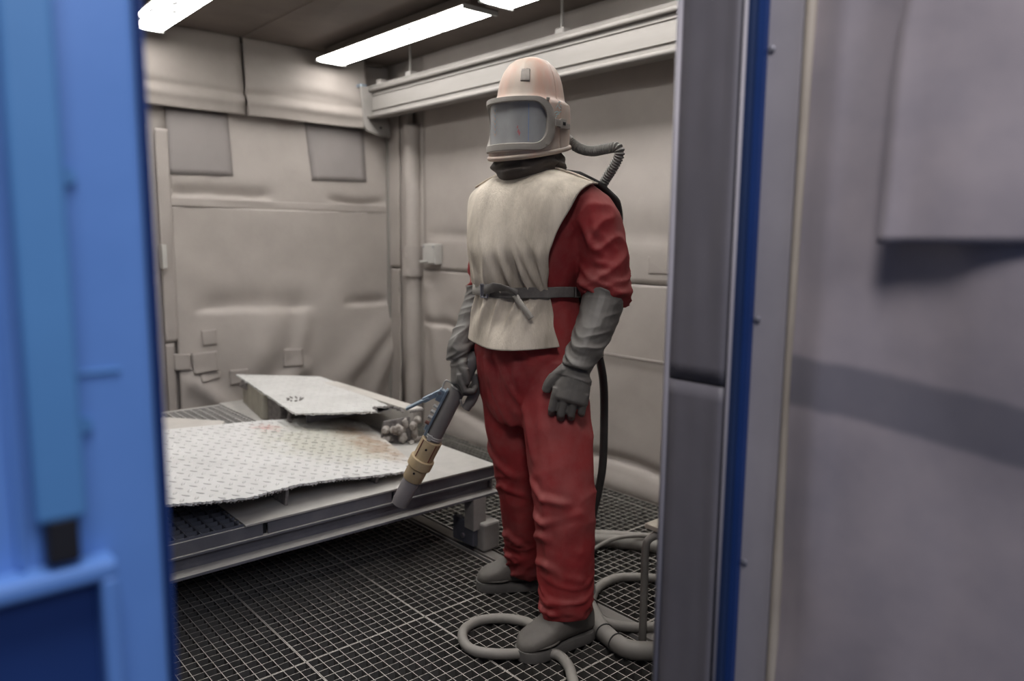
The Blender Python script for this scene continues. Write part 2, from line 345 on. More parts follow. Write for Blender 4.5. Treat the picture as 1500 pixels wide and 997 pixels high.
wall_back = struct(MB().box(XL-.06, XR+.10, YB+.05, YB+.10, -.6, ZC+.05).build('wall_back', 'rubber_wall'))
def d_up(u, z):
    zc = 1.535+.012*nz(u*7, 0, 1)
    return .03 + crease(z, zc, .030*win(u, 1.38, 2.1), .05, .016) + crease(z, 1.53-.015*math.cos((u-2.68)*9), .026*win(u, 2.4, 2.93, .15), .035, .012) + .006*nz(u*3, z*3, 2) + .003*nz(u*9, z*9, 5)
sheet('rubber_sheet', 'B', 1.43, 2.93, 1.475, 2.10, d_up, 'rubber_wall', wall_back, 70, 50)
def fold(u, z, a, b, w, amp):
    ax, az = a; bx, bz = b; dx, dz = bx-ax, bz-az; L2 = dx*dx+dz*dz
    t = ((u-ax)*dx+(z-az)*dz)/L2; tt = min(1, max(0, t)); d = math.hypot(u-ax-tt*dx, z-az-tt*dz)
    return amp*math.exp(-(d/w)**2)*(1-.6*abs(tt-.5))
def d_low(u, z):
    zc = .838+.012*math.sin((u-1.5)*6)+.008*nz(u*9, 3, 1)
    h = .045 + crease(z, zc, .036*win(u, 1.5, 2.36, .18), .10, .02) + crease(z, .832, .03*win(u, 2.5, 2.95, .15), .05, .014)
    h += fold(u, z, (2.98, .70), (2.38, .22), .13, .045) + fold(u, z, (2.99, .60), (2.70, .10), .07, .035) - fold(u, z, (2.97, .66), (2.62, .30), .05, .020)
    h += fold(u, z, (2.0, .74), (1.84, .36), .12, .040) + fold(u, z, (1.52, .40), (1.72, .20), .06, .05) + fold(u, z, (1.9, .2), (2.2, .42), .07, .045)
    h += .05*g2(u, z, 1.75, .10, .30, .13) + .035*g2(u, z, 2.05, .56, .4, .3)
    h += fold(u, z, (2.25, .75), (2.12, .35), .06, .018)
    return h + .010*nz(u*2.2, z*2.2, 9) + .004*nz(u*8, z*6, 4)
sheet('rubber_sheet', 'B', 1.43, 2.955, -.02, 1.463, d_low, 'rubber_wall', wall_back, 110, 110)
sheet('rubber_sheet', 'B', XL, 1.45, -.02, 2.10, lambda u, z: .02+.01*nz(u*2, z*2, 3), 'rubber_wall', wall_back, 30, 30)
def d_flap(u, z):
    k = smoothstep(2.5, 2.02, z)
    return .06+.035*k + .012*math.sin(u*7)*k + .012*math.exp(-((z-2.10)/.025)**2) - .012*math.exp(-((z-2.15)/.02)**2) + .005*nz(u*5, z*14, 1)
sheet('rubber_flap', 'B', XL, 1.872, 2.021, 2.478, d_flap, 'flap_rubber', wall_back, 40, 40, label='left-hand flap of grey rubber hung along the top of the wall')
sheet('rubber_flap', 'B', 1.882, 2.72, 2.018, 2.478, lambda u, z: d_flap(u, z)+.012+.03*smoothstep(2.5, 2.03, z)*smoothstep(2.5, 2.72, u)-.010*math.exp(-((z-2.17-.02*math.sin(u*6))/.03)**2), 'flap_rubber', wall_back, 50, 50,
      label='right-hand flap of grey rubber, curled at its lower corner')
sheet('cover_strip', 'B', 1.36, 1.432, .664, 1.90, lambda u, z: .052+.004*nz(u*6, z*5, 1), 'rubber_patch', wall_back, 6, 60)
sheet('cover_strip', 'B', 1.36, 1.408, -.02, .655, lambda u, z: .05+.004*nz(u*6, z*5, 1), 'rubber_patch', wall_back, 6, 30)
sheet('cover_strip', 'B', 1.425, 2.945, 1.463, 1.512, lambda u, z: .046+.004*nz(u*8, z*20, 1), 'rubber_patch', wall_back, 90, 8)
def quad_patch(pts, mat, off, name='rubber_patch', plane='B', disp=None, label=None, n=10):
    (a, b, c, d) = pts; P = []
    for i in range(n+1):
        row = []
        for j in range(n+1):
            s, t = i/n, j/n
            u = (a[0]*(1-s)+b[0]*s)*(1-t)+(d[0]*(1-s)+c[0]*s)*t; z = (a[1]*(1-s)+b[1]*s)*(1-t)+(d[1]*(1-s)+c[1]*s)*t
            dd = off+(disp(u, z) if disp else 0)+.002*nz(u*12, z*12, 3)
            row.append((u, YB-dd, z) if plane == 'B' else (XR-dd, u, z))
        P.append(row)
    o = MB().grid(P).build(name, mat, wall_back if plane == 'B' else wall_right, smooth='auto', solid=.007)
    if label: o['label'] = label
quad_patch([(1.432, 2.03), (1.79, 2.03), (1.809, 1.657), (1.423, 1.646)], 'slate_patch', .010, disp=d_up, label='large slate-grey square on the upper left')
quad_patch([(2.29, 2.03), (2.72, 2.03), (2.737, 1.671), (2.334, 1.659)], 'slate_patch', .010, disp=d_up, label='large slate-grey square on the upper right')
for q in ([(1.566, .720), (1.653, .724), (1.656, .632), (1.574, .628)], [(1.402, .592), (1.493, .585), (1.494, .486), (1.403, .490)],
          [(1.544, .470), (1.667, .460), (1.666, .422), (1.549, .404)], [(1.723, .462), (1.829, .464), (1.825, .373), (1.722, .368)],
          [(2.075, .566), (2.201, .560), (2.198, .447), (2.071, .447)]):
    quad_patch(q, 'rubber_patch', .014, disp=d_low)
quad_patch([(1.498, .587), (1.647, .592), (1.652, .466), (1.507, .460)], 'rubber_patch', .024, disp=d_low)
MB().box(1.35, 1.375, YB-.12, YB-.05, 1.10, 1.24).build('switch_plate', 'plastic', wall_back, bevel=.004)

wall_right = struct(MB().box(XR+.05, XR+.10, YF-.1, YB+.1, -.6, ZC).build('wall_right', 'rubber_wall'))
def d_ru(u, z):
    return .012+crease(z, 1.30+.01*nz(u*6, 0, 0), .014*win(u, 3.7, 4.28, .12), .04, .016)+.007*nz(u*2.4, z*2.4, 1)+.003*nz(u*8, z*8, 3)+crease(z, 1.30, .012*win(u, 2.0, 2.9, .2), .10, .03)
sheet('rubber_sheet', 'R', YF, 4.31, 1.080, ZC, d_ru, 'rubber_wall', wall_right, 90, 50)
def d_rl(u, z):
    zc = .715+.02*nz(u*7, 0, 2)
    h = .020+crease(z, zc, .024*win(u, 3.7, 4.33, .1), .035, .012)+.008*nz(u*2.4, z*2.4, 6)+.003*nz(u*8, z*8, 3)
    zb = .128+.022*math.sin((u-2.25)*6)
    h += crease(z, zb, .034*win(u, 1.2, 3.0, .15), .035, .014) + crease(z, .14+.03*math.sin(u*5), .04*win(u, 3.15, 4.2, .2), .05, .015)
    h += .05*g2(u, z, 3.6, .02, .5, .11)+.045*g2(u, z, 2.4, .03, .6, .08)
    return h+fold(u, z, (4.25, .95), (4.12, .35), .06, .02)
sheet('rubber_sheet', 'R', YF, 4.31, -.02, 1.074, d_rl, 'rubber_wall', wall_right, 130, 80)
sheet('cover_strip', 'R', YF, 3.2, .700, .712, lambda u, z: .024+d_rl(u, z)*.6, 'rubber_patch', wall_right, 40, 4)
quad_patch([(2.376, 1.215), (2.20, 1.215), (2.20, 1.130), (2.372, 1.130)], 'rubber_patch', .018, plane='R')
# rubber-wrapped pipe standing in the corner, its sleeve, and the corner trims
P = [(XR-.035-.006*nz(0, 0, z*4), 4.415+.008*nz(5, 0, z*5), z) for z in np.linspace(-.02, 2.05, 60)]
MB().tube(P, [.062+.006*nz(1, 1, z*6) for z in np.linspace(-.02, 2.05, 60)], 20).build('wrapped_pipe', 'rubber_wall', wall_right, smooth=True)
MB().tube([(XR-.036, 4.415, z) for z in np.linspace(1.03, 1.235, 6)], .082, 20).build('pipe_sleeve', 'rubber_patch', wall_right, smooth='auto')
MB().tube([(XR-.118, 4.405, 1.17), (XR-.105, 4.405, 1.17)], .022, 12).build('pipe_stud', 'rubber_patch', wall_right, smooth='auto')
sheet('rubber_sheet', 'R', 4.40, 4.60, -.02, 2.4, lambda u, z: .040, 'rubber_wall', wall_right, 4, 4)
sheet('cover_strip', 'R', 4.545, 4.72, -.02, 1.075, lambda u, z: .05+.006*nz(u*6, z*8, 3)+.012*math.exp(-((u-4.56)/.012)**2)*(1+nz(0, 0, z*16)), 'rubber_wall', wall_right, 16, 70)
sheet('cover_strip', 'R', 4.545, 4.72, 1.085, 2.2, lambda u, z: .055+.006*nz(u*6, z*8, 3), 'rubber_wall', wall_right, 16, 50)
sheet('rubber_sheet', 'R', 4.30, 4.75, -.02, 2.48, lambda u, z: .005, 'rubber_wall', wall_right, 4, 4)
trim = struct(MB().box(XR-.075, XR-.055, YB-.075, YB-.05, -.02, 2.3).build('trim_1', 'rail_paint', bevel=.004))

# switch box on the right wall
box = empty('switch_box', (XR-.03, 4.172, 1.185))
tag(box, 'small square grey switch box with a stub lever on the rubber-lined right wall', 'switch box')
MB().box(-.045, .012, -.074, .074, -.066, .068).build('housing', 'plastic', box, bevel=.006)
MB().box(-.049, -.045, -.068, .068, -.060, .062).build('cover', 'plastic', box, bevel=.002)
MB().tube([(-.045, .02, -.05), (-.075, .022, -.05), (-.082, .05, -.048)], .009, 10).build('lever', 'plastic', box, smooth=True)
for y in (-.055, .055): MB().tube([(-.049, y, .05), (-.053, y, .05)], .006, 10).build('screw', 'bolt', box)

# front wall with the double doorway (its outside is where the camera stands)
wall_front = empty('wall_front', (0, 0, 0)); struct(wall_front)
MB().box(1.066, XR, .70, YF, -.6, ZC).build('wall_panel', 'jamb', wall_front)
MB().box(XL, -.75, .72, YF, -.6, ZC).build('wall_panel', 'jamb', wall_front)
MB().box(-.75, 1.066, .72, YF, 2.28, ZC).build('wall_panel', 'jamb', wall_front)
wall_left = struct(MB().box(XL-.06, XL, YF-.1, YB+.1, -.6, ZC).build('wall_left', 'rubber_wall'))

# right jamb: two rubber-faced lengths, the navy frame flange and a pale corner bead
jamb = struct(empty('trim_2', (1.062, .75, 0)))
def jl(z0, z1):
    m = MB(); P = []
    for j in range(41):
        z = z0+(z1-z0)*j/40; row = []
        for i in range(13):
            y = .689+(.807-.689)*i/12; b = .010*math.exp(-((y-.807)/.010)**2)
            row.append((-.003-.0025*nz(y*30, z*5, 1)-.002*math.exp(-((y-.70)/.006)**2)+b*.8, y-.75, z))
        P.append(row)
    return m.grid(P).build('jamb_sheet', 'jamb', jamb, smooth=True, solid=.004)
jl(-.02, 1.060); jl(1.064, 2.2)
MB().tube([(0, .057, -.02), (0, .057, 2.2)], .006, 10).build('corner_bead', 'strip', jamb, smooth=True)
MB().box(-.002, .03, -.082, -.061, -.6, 2.3).build('frame_flange', 'navy', jamb, bevel=.003)
MB().tube([(-.003, -.068, -.02), (-.003, -.068, 2.2)], .0035, 8).build('seal_lip', 'strip', jamb, smooth=True)
MB().box(.010, .03, -.094, -.078, -.6, 2.3).build('frame_rebate', 'blue_dark', jamb)

# left door leaf, shut: blue enamel, rod, lock box
d1 = struct(empty('door_1', (0, .70, 0)))
MB().box(-.75, .192, 0, .05, -.3, 2.2).build('leaf_panel', 'blue', d1, bevel=.006)
MB().box(.150, .203, .05, .058, -.3, 2.2).build('edge_lip', 'blue_dark', d1, bevel=.002)
MB().box(.196, .2025, .010, .05, -.3, 2.2).build('edge_seal', 'blue_dark', d1, bevel=.003)
MB().box(.092, .128, -.030, -.016, 1.072, 2.2).build('lock_rod', 'blue_light', d1, bevel=.004)
MB().box(.080, .086, -.012, 0, 1.03, 2.2).build('rib', 'blue', d1, bevel=.003)
MB().box(.098, .122, -.028, -.012, 1.035, 1.075).build('rod_sleeve', 'black', d1, bevel=.004)
lb_ = MB()
lb_.box(-.08, .148, -.030, 0, 1.014, 1.030); lb_.box(.134, .148, -.030, 0, .80, 1.016); lb_.box(-.08, .148, -.030, 0, .80, .812)
lb_.build('lock_box_rim', 'blue', d1, bevel=.004)
MB().box(-.08, .136, -.008, 0, .81, 1.015).build('lock_box_recess', 'blue_dark', d1)
for (x, z) in ((.134, 1.142), (.134, 1.345), (.134, .70)):
    MB().tube([(x, -.004, z), (x, 0, z)], .007, 14).build('rivet', 'blue_light', d1, smooth='auto')
MB().box(.11, .165, -.0025, 0, 1.1835, 1.1865).build('seam_bead', 'blue_light', d1, bevel=.001)

# right door leaf, swung out: clamp strip, beige seal, rubber lining, hung flap
d2 = struct(empty('door_2', (1.085, 0, 0)))
P = []
for i in range(41):
    y = .580-.735*i/40; row = []
    for j in range(81):
        z = -.2+2.4*j/80
        h = .008+.022*nz(y*5, z*2.2, 3)+.006*nz(y*14, z*5, 8)+.010*g2(y, z, .50, .80, .06, .12)+.012*math.exp(-((y-.535)/.02)**2)*smoothstep(.3, 1.2, z)+.008*g2(y, z, .50, 1.25, .035, .2)
        row.append((-max(h, .0015), y, z))
    P.append(row)
MB().grid(P).build('rubber_lining', 'leaf', d2, smooth=True)
MB().box(.002, .05, -.16, .658, -.25, 2.2).build('leaf_panel', 'navy', d2, bevel=.004)
MB().box(-.004, .004, .600, .656, -.2, 2.2).build('clamp_strip', 'strip', d2, bevel=.0015)
MB().tube([(-.004, .588, z) for z in (-.2, .5, 1, 1.5, 2.2)], .0085, 10).build('edge_seal', 'seal', d2, smooth=True)
for z in (.38, .769, 1.175, 1.587, 1.99):
    m = MB(); m.loft([[(-.004-hh, .648+r*math.cos(a)-.0, z+r*math.sin(a)) for a in np.linspace(0, 2*PI, 14, endpoint=False)] for r, hh in ((.0055, 0), (.0052, .0025), (.003, .004))])
    m.build('screw', 'bolt', d2, smooth='auto')
P = []
for i in range(25):
    s = i/24; row = []
    for j in range(41):
        t = j/40; z = 1.297+.50*t; y = .450-.34*s
        if t > .55: y -= .03*(t-.55)/.45*(1-s)
        h = .018+.016*(1-t)+.010*math.sin(s*5+.6)*(1-t*.6)+.012*math.exp(-(s/.06)**2)*(1-t)+.004*nz(s*3, t*4, 2)
        row.append((-h, y, z))
    P.append(row)
fl = MB().grid(P).build('rubber_flap', 'leaf', d2, smooth=True, solid=.004)
fl['label'] = 'lilac-grey square flap hanging loose on the door lining'

# ------------------------------------------------------------------ overhead crane rail and lamps
beam = empty('crane_rail', (2.74, 3.2, 2.08))
tag(beam, 'long pale grey overhead rail beam with flanges running along the right wall', 'beam')
L0, L1 = -2.3, 1.395
MB().box(-.035, .06, L0, L1, .195, .215).build('top_flange', 'rail_dull', beam, bevel=.004)
MB().box(-.012, .012, L0, L1, .02, .195).build('web', 'rail_paint', beam)
MB().box(-.035, .06, L0, L1, .008, .026).build('bottom_flange', 'rail_paint', beam, bevel=.004)
MB().tube([(-.030, y, .186) for y in (L0, L1)], .012, 10).build('top_lip', 'rail_paint', beam, smooth=True)
MB().tube([(-.040, y, .010) for y in (L0, L1)], .013, 10).build('bottom_lip', 'rail_paint', beam, smooth=True)
MB().box(-.022, -.012, L0, L1, .055, .062).build('web_bead', 'rail_paint', beam, bevel=.002)
MB().box(-.020, -.012, L0, L1, .150, .156).build('web_bead', 'rail_paint', beam, bevel=.002)
for y in (.95, 1.30, -.4): MB().box(-.02, .03, y-.03, y+.03, .215, .245).build('clip', 'rail_paint', beam, bevel=.004)
for y in (.95, -.4): MB().tube([(0, y, .24), (0, y, .40)], .008, 8).build('hanger_rod', 'rail_dull', beam)
br = MB(); outl = [(-.100, .205), (.0, .215), (.085, .21), (.085, .07), (.135, -.085), (.130, -.108), (.06, -.106), (-.055, -.080), (-.075, -.05)]
br.loft([[(x, 1.395, z) for x, z in outl], [(x, 1.41, z) for x, z in outl]]).build('end_bracket', 'rail_paint', beam, bevel=.004)
MB().tube([(.05, 1.391, -.05), (.05, 1.396, -.05)], .008, 12).build('bolt', 'black', beam)
MB().box(-.100, -.05, 1.395, 1.45, .205, .222).build('clamp', 'zinc', beam, bevel=.004)

def lamp(x, y0, length, label, wd=.20):
    o = tag(empty('ceiling_lamp', (x, y0, 2.40)), label, 'lamp', 'fluorescent ceiling lamps')
    MB().box(-wd/2-.008, wd/2+.008, -.008, length+.008, .010, .022).box(-.05, .05, .02, length-.02, .022, .08).build('housing', 'ceiling', o, bevel=.004)
    m = MB(); sec = [(-wd/2, .014), (-wd/2, .004), (-wd*.38, -.006), (wd*.38, -.006), (wd/2, .004), (wd/2, .014)]
    m.loft([[(a, y, b) for a, b in sec] for y in np.linspace(0, length, 9)]).build('diffuser', 'tube', o)
    for y in (0, length):
        MB().box(-wd/2-.006, wd/2+.006, y-.008, y+.008, -.008, .014).build('end_cap', 'lamp_frame', o, bevel=.003)
    return o
lamp(2.425, 3.05, 1.54, 'long bright lamp on the ceiling above and left of the helmet')
lamp(2.425, 1.35, 1.58, 'lamp at the top edge, only its far end showing right of the long bright lamp')
lamp(1.29, 3.00, 1.55, 'bright lamp in the upper left corner beside the blue door')
lamp(1.29, 1.25, 1.45, 'unseen added lamp on the ceiling over the doorway'); lamp(.155, 2.75, 1.55, 'unseen added lamp on the ceiling, hidden behind the blue door')  # both out of view, added for the light on the worker

# ------------------------------------------------------------------ blasting bench on rails
tb = tag(empty('work_bench', (1.4, 3.3, 0)), 'low dusty steel bench on wheeled legs with tread plates lying on it', 'bench')
def T(mb, name, mat, **k):
    mb.v = [(x-1.4, y-3.3, z) for x, y, z in mb.v]; return mb.build(name, mat, tb, **k)
X0, X1, Y0, Y1 = -.25, 1.975, 2.372, 4.25
T(MB().box(.905, X1, Y0-.006, 3.66, .347, .355).box(1.50, X1, 3.66, Y1, .347, .355), 'top_plate', 'steel_dusty', bevel=.0015)
for (a, b) in ((X0, .966), (.983, 1.468), (1.478, 1.60), (1.60, X1-.004)):
    T(MB().box(a, b, Y0, Y0+.008, .304, .347), 'edge_bar', 'steel_blue', bevel=.0015)
for x in (.975, 1.473): T(MB().box(x-.007, x+.007, Y0+.012, Y0+.02, .304, .347), 'gap_filler', 'black')
T(MB().box(X0, X1, Y0-.008, Y0+.07, .296, .304), 'upper_flange', 'steel_blue', bevel=.001)
T(MB().box(X0, X1-.02, Y0+.024, Y0+.032, .246, .296), 'beam_web', 'steel_blue')
T(MB().box(X0, X1, Y0-.030, Y0+.07, .236, .246), 'lower_flange', 'steel_blue', bevel=.001)
T(MB().box(X1-.012, X1-.004, Y0+.01, Y1, .236, .347), 'end_beam', 'steel_dusty', bevel=.001)
T(MB().box(X0, X1, Y1-.07, Y1, .236, .347), 'rear_beam', 'steel_dusty')
T(MB().box(X0, X0+.05, Y0, Y1, .236, .347), 'left_beam', 'steel_dusty')
for x in (.3, .9, 1.45): T(MB().box(x, x+.05, Y0+.03, Y1-.05, .26, .345), 'cross_beam', 'steel_dusty')
g = MB()
for k in range(29): x = X0+.04*k+.02; g.box(x-.0025, x+.0025, Y0+.008, Y1-.07, .322, .355) if x < .905 else None
for k in range(46): y = Y0+.012+.04*k; g.box(X0, .905, y-.0025, y+.0025, .324, .354)
T(g, 'bench_grating', 'bench_grate')
g = MB()
for k in range(15): x = .92+.04*k; g.box(x-.003, x+.003, 3.665, Y1-.07, .322, .355)
for k in range(14): y = 3.67+.04*k; g.box(.905, 1.50, y-.003, y+.003, .322, .355)
T(g, 'bench_grating', 'steel_dusty')
for (x, y) in ((1.838, 2.342), (1.838, 4.1), (-.09, 2.342), (-.09, 4.1)):
    T(MB().box(x, x+.066, y, y+.066, .10, .238), 'leg', 'steel_dusty', bevel=.004)
    T(MB().box(x+.030, x+.118, y-.028, y+.062, .010, .132), 'wheel_housing', 'steel_dusty', bevel=.010)
    T(MB().box(x+.004, x+.030, y+.010, y+.15, .030, .130), 'axle_bracket', 'bench_grate', bevel=.004)  # dark colour stands in for the shade of the wheel recess
    T(MB().tube([(x+.05, y+.11, .05), (x+.09, y+.11, .05)], .047, 20), 'wheel', 'black', smooth='auto')
    T(MB().tube([(x-.004, y+.075, .062), (x+.004, y+.075, .062)], .012, 6), 'axle_bolt', 'bolt')

# plates: outline, plane height, ragged edges, lugs on a 45-degree grid
def inside(p, poly):
    x, y = p; c = False; n = len(poly)
    for i in range(n):
        x1, y1 = poly[i]; x2, y2 = poly[(i+1) % n]
        if (y1 > y) != (y2 > y) and x < (x2-x1)*(y-y1)/(y2-y1)+x1: c = not c
    return c
def dist_edge(p, poly):
    P = Vector(p); best = 9
    for i in range(len(poly)):
        a, b = Vector(poly[i]), Vector(poly[(i+1) % len(poly)]); ab = b-a
        t = min(1, max(0, (P-a).dot(ab)/max(ab.length_squared, 1e-9))); best = min(best, (P-a-ab*t).length)
    return best
def tread_plate(name, poly, zf, mat, label, pitch=1.0, lug_h=1.0, rag=(.006, 1.0), thick=.008, lugs=True, ragged=None, lug_mat=None):
    out = []
    rnd = random.Random(len(poly)*7+int(poly[0][0]*100))
    for i in range(len(poly)):
        a, b = Vector(poly[i]), Vector(poly[(i+1) % len(poly)]); n = max(1, int((b-a).length/.007)); nn = Vector(((b-a).y, -(b-a).x)).normalized()
        amp = rag[0] if (ragged is None or i in ragged) else .0008
        for k in range(n):
            q = a.lerp(b, k/n)+nn*((rnd.random()-.5)*amp+amp*.7*nz(k*.35, i*3, 1)); out.append(q)
    bm = bmesh.new(); vs = [bm.verts.new((q.x, q.y, 0)) for q in out]; f = bm.faces.new(vs)
    bmesh.ops.triangulate(bm, faces=[f])
    m = bpy.data.meshes.new(name); r = bmesh.ops.extrude_face_region(bm, geom=bm.faces[:])
    for e in r['geom']:
        if isinstance(e, bmesh.types.BMVert): e.co.z -= thick*(.6+.8*rnd.random())
    bmesh.ops.recalc_face_normals(bm, faces=bm.faces)
    cx = sum(p[0] for p in poly)/len(poly); cy = sum(p[1] for p in poly)/len(poly); c0 = Vector((cx, cy, zf(cx, cy)))
    for v in bm.verts: v.co = Vector((v.co.x-cx, v.co.y-cy, v.co.z+zf(v.co.x, v.co.y)-c0.z))
    bm.to_mesh(m); bm.free()
    root = tag(empty(name, c0), label, 'metal plate')
    o = link('plate', m, mat, root)
    if 'stain' in mat or True:
        pass
    if lugs:
        g = MB(); xs = [p[0] for p in poly]; ys = [p[1] for p in poly]
        v1, v2 = Vector((.0475, .006)), Vector((-.004, -.079))*pitch
        for i in range(-45, 46):
            for j in range(-28, 29):
                for k in (0, 1):
                    q = Vector((cx, cy))+v1*(i-.5*k)+v2*(j+.5*k); x, y = q
                    if x < min(xs) or x > max(xs) or y < min(ys) or y > max(ys): continue
                    if not inside((x, y), poly) or dist_edge((x, y), poly) < .016: continue
                    a = math.radians(57 if k == 0 else -51); d = Vector((math.cos(a), math.sin(a), 0)); e = Vector((-d.y, d.x, 0))
                    c = Vector((x-cx, y-cy, zf(x, y)-c0.z)); rings = []
                    for (sc, h) in ((1, -.0004), (.80, .0028), (.42, .0040)):
                        rings.append([c+d*.0175*sc*math.cos(t)+e*.0062*sc*math.sin(t)+Vector((0, 0, h*lug_h)) for t in np.linspace(0, 2*PI, 10, endpoint=False)])
                    g.loft(rings, caps=False); kk = len(g.v); g.f.append(tuple(range(kk-10, kk)))
        lo = g.build('tread_lugs', lug_mat or mat, root, smooth=True, recalc=False); lo['kind'] = 'stuff'
    return root, c0
zA = lambda x, y: .437-.085*(x-1.08)+.03*(y-2.4) - .010*smoothstep(1.3, 1.75, x)
polyA = [(.18, 2.44), (.42, 2.42), (.684, 2.394), (.80, 2.372), (.92, 2.359), (1.02, 2.395), (1.114, 2.425), (1.307, 2.431), (1.386, 2.416), (1.577, 2.433), (1.62, 2.50), (1.683, 2.572), (1.848, 3.234), (1.70, 3.45), (1.556, 3.393), (.941, 3.332), (.20, 3.27)]
pa, ca = tread_plate('tread_plate', polyA, zA, 'tread_stained', 'large pale tread plate with brown stains, lying at the front of the bench', ragged=(0,1,2,3,4,5,6,7,8,9,10), rag=(.010, 1))
pa.children[0]['label'] = 'blasted pale plate with brown stains at its far right end'
def ribm(mb, root, c, name, mat, **k):
    mb.v = [(x-c.x, y-c.y, z-c.z) for x, y, z in mb.v]; return mb.build(name, mat, root, **k)
for (x, y0, y1) in ((1.085, 2.435, 3.3), (1.455, 2.445, 3.3), (.55, 2.46, 3.2)):
    zt = zA(x, y0)-.006; zt2 = zA(x, y1)-.006
    ribm(MB().loft([[(x-.005, y0+.002, zt), (x+.005, y0-.002, zt), (x+.004, y0+.015, .357), (x-.004, y0+.020, .357)],
                    [(x-.005, y1, zt2), (x+.005, y1, zt2), (x+.005, y1, .357), (x-.005, y1, .357)]]), pa, ca, 'rib', 'plate_edge')
rg = MB(); rnd = random.Random(3)
pp = [Vector(p) for p in polyA[2:12]]
for a, b in zip(pp[:-1], pp[1:]):
    n = int((b-a).length/.012)
    for k in range(n):
        q = a.lerp(b, k/n); s = .002+.003*rnd.random(); z = zA(q.x, q.y)-.006-.005*rnd.random()
        rg.add([(q.x+s*1.2*math.cos(t)*math.cos(u), q.y+s*math.sin(t)*math.cos(u), z+s*math.sin(u)) for u in (-.9, .9) for t in (0, 1.6, 3.1, 4.7)], [(0,1,5,4),(1,2,6,5),(2,3,7,6),(3,0,4,7),(4,5,6,7),(3,2,1,0)])
ro = ribm(rg, pa, ca, 'cut_slag', 'plate_edge'); ro['kind'] = 'stuff'

zB = lambda x, y: .50 - .0*(y-3)
polyB = [(1.624, 4.299), (1.54, 3.74), (1.461, 3.178), (1.60, 3.08), (1.772, 2.984), (1.798, 3.06), (1.83, 3.02), (1.862, 2.995), (1.895, 3.20), (1.905, 3.30), (1.962, 3.74), (1.968, 3.83), (1.973, 3.945)]
pb, cb = tread_plate('tread_plate', polyB, zB, 'tread', 'pale tread plate raised on supports at the back of the bench', ragged=(0,1,2,3,4,5,6,7,10,11), rag=(.008, 1), lug_h=.6)
ribm(MB().loft([[(1.53, 3.72, .357), (1.56, 3.70, .357), (1.56, 3.70, .49), (1.53, 3.72, .49)], [(1.62, 4.2, .357), (1.65, 4.2, .357), (1.65, 4.2, .49), (1.62, 4.2, .49)]]), pb, cb, 'support', 'support', bevel=.003)
ribm(MB().loft([[(1.515, 3.46, .40), (1.545, 3.45, .40), (1.545, 3.45, .49), (1.515, 3.46, .49)], [(1.56, 3.74, .357), (1.59, 3.74, .357), (1.59, 3.74, .49), (1.56, 3.74, .49)]]), pb, cb, 'support', 'plate_edge', bevel=.003)
ribm(MB().loft([[(1.585, 4.06, .45), (1.62, 4.05, .45), (1.62, 4.05, .492), (1.59, 4.06, .492)], [(1.60, 4.20, .45), (1.65, 4.20, .45), (1.65, 4.20, .492), (1.62, 4.20, .492)]]), pb, cb, 'gusset', 'plate_edge')
ribm(MB().box(1.55, 1.86, 3.24, 3.25, .43, .49), pb, cb, 'rib', 'steel_blue')  # dark colour paints in the shadow under the raised plate
ribm(MB().tube(spline([(1.505, 3.33, .487), (1.503, 3.325, .46), (1.495, 3.32, .44), (1.51, 3.31, .43)], 4), .010, 7), pb, cb, 'drip', 'plate_edge')
m = MB()
for k in range(9):
    a = k*.7; q = (1.581+.028*math.cos(a), 3.435+.035*math.sin(a), .504); m.tube([q, (q[0]+.014*math.cos(a+1), q[1]+.014*math.sin(a+1), .508+.003*math.sin(k))], .0035, 6)
ribm(m, pb, cb, 'burn_hole', 'plate_edge')
# crumpled torn lip at the near right corner of the raised plate
m = MB()
lip = spline([(1.778, 2.995, .502), (1.80, 3.06, .498), (1.832, 3.03, .500), (1.862, 2.995, .503), (1.878, 2.95, .498), (1.88, 2.93, .488)], 6)
for i, p in enumerate(lip): lip[i] = p+Vector((nz(i*.8, 1, 1), nz(i*.8, 2, 1), nz(i*.8, 3, 1)))*.008
m.tube(lip, [.006+.004*abs(nz(i*.9, 5, 5)) for i in range(len(lip))], 7)
ribm(m, pb, cb, 'torn_lip', 'plate_edge')

zC = lambda x, y: .385
pc, cc = tread_plate('flat_plate', [(.55, 3.40), (1.29, 3.62), (1.33, 3.70), (1.15, 3.93), (1.05, 4.02), (.50, 4.10)], zC, 'plate_plain', 'plain beige steel plate behind the large tread plate at left', lugs=False, rag=(.006, 1), thick=.02)
ribm(MB().box(.6, 1.1, 3.55, 3.60, .357, .37), pc, cc, 'rib', 'plate_edge')

bm_ = tag(empty('steel_channel', (1.94, 3.3, .355)), 'dusty steel channel lying along the far right edge of the bench', 'steel beam')
MB().box(-.038, .036, -.39, .46, .132, .146).build('top_flange', 'plate_plain', bm_, bevel=.002)
MB().box(-.036, -.026, -.40, .46, .012, .132).build('web', 'plate_plain', bm_)
MB().box(-.038, .030, -.36, .46, .001, .012).build('bottom_flange', 'plate_plain', bm_, bevel=.002)
m = MB(); tp = [Vector((-.037+.073*i/14, -.392+.006*nz(i*.9, 1, 1), .136+.008*nz(i*.7, 2, 2))) for i in range(15)]
m.tube(tp, .006, 6).build('torn_end', 'plate_edge', bm_)

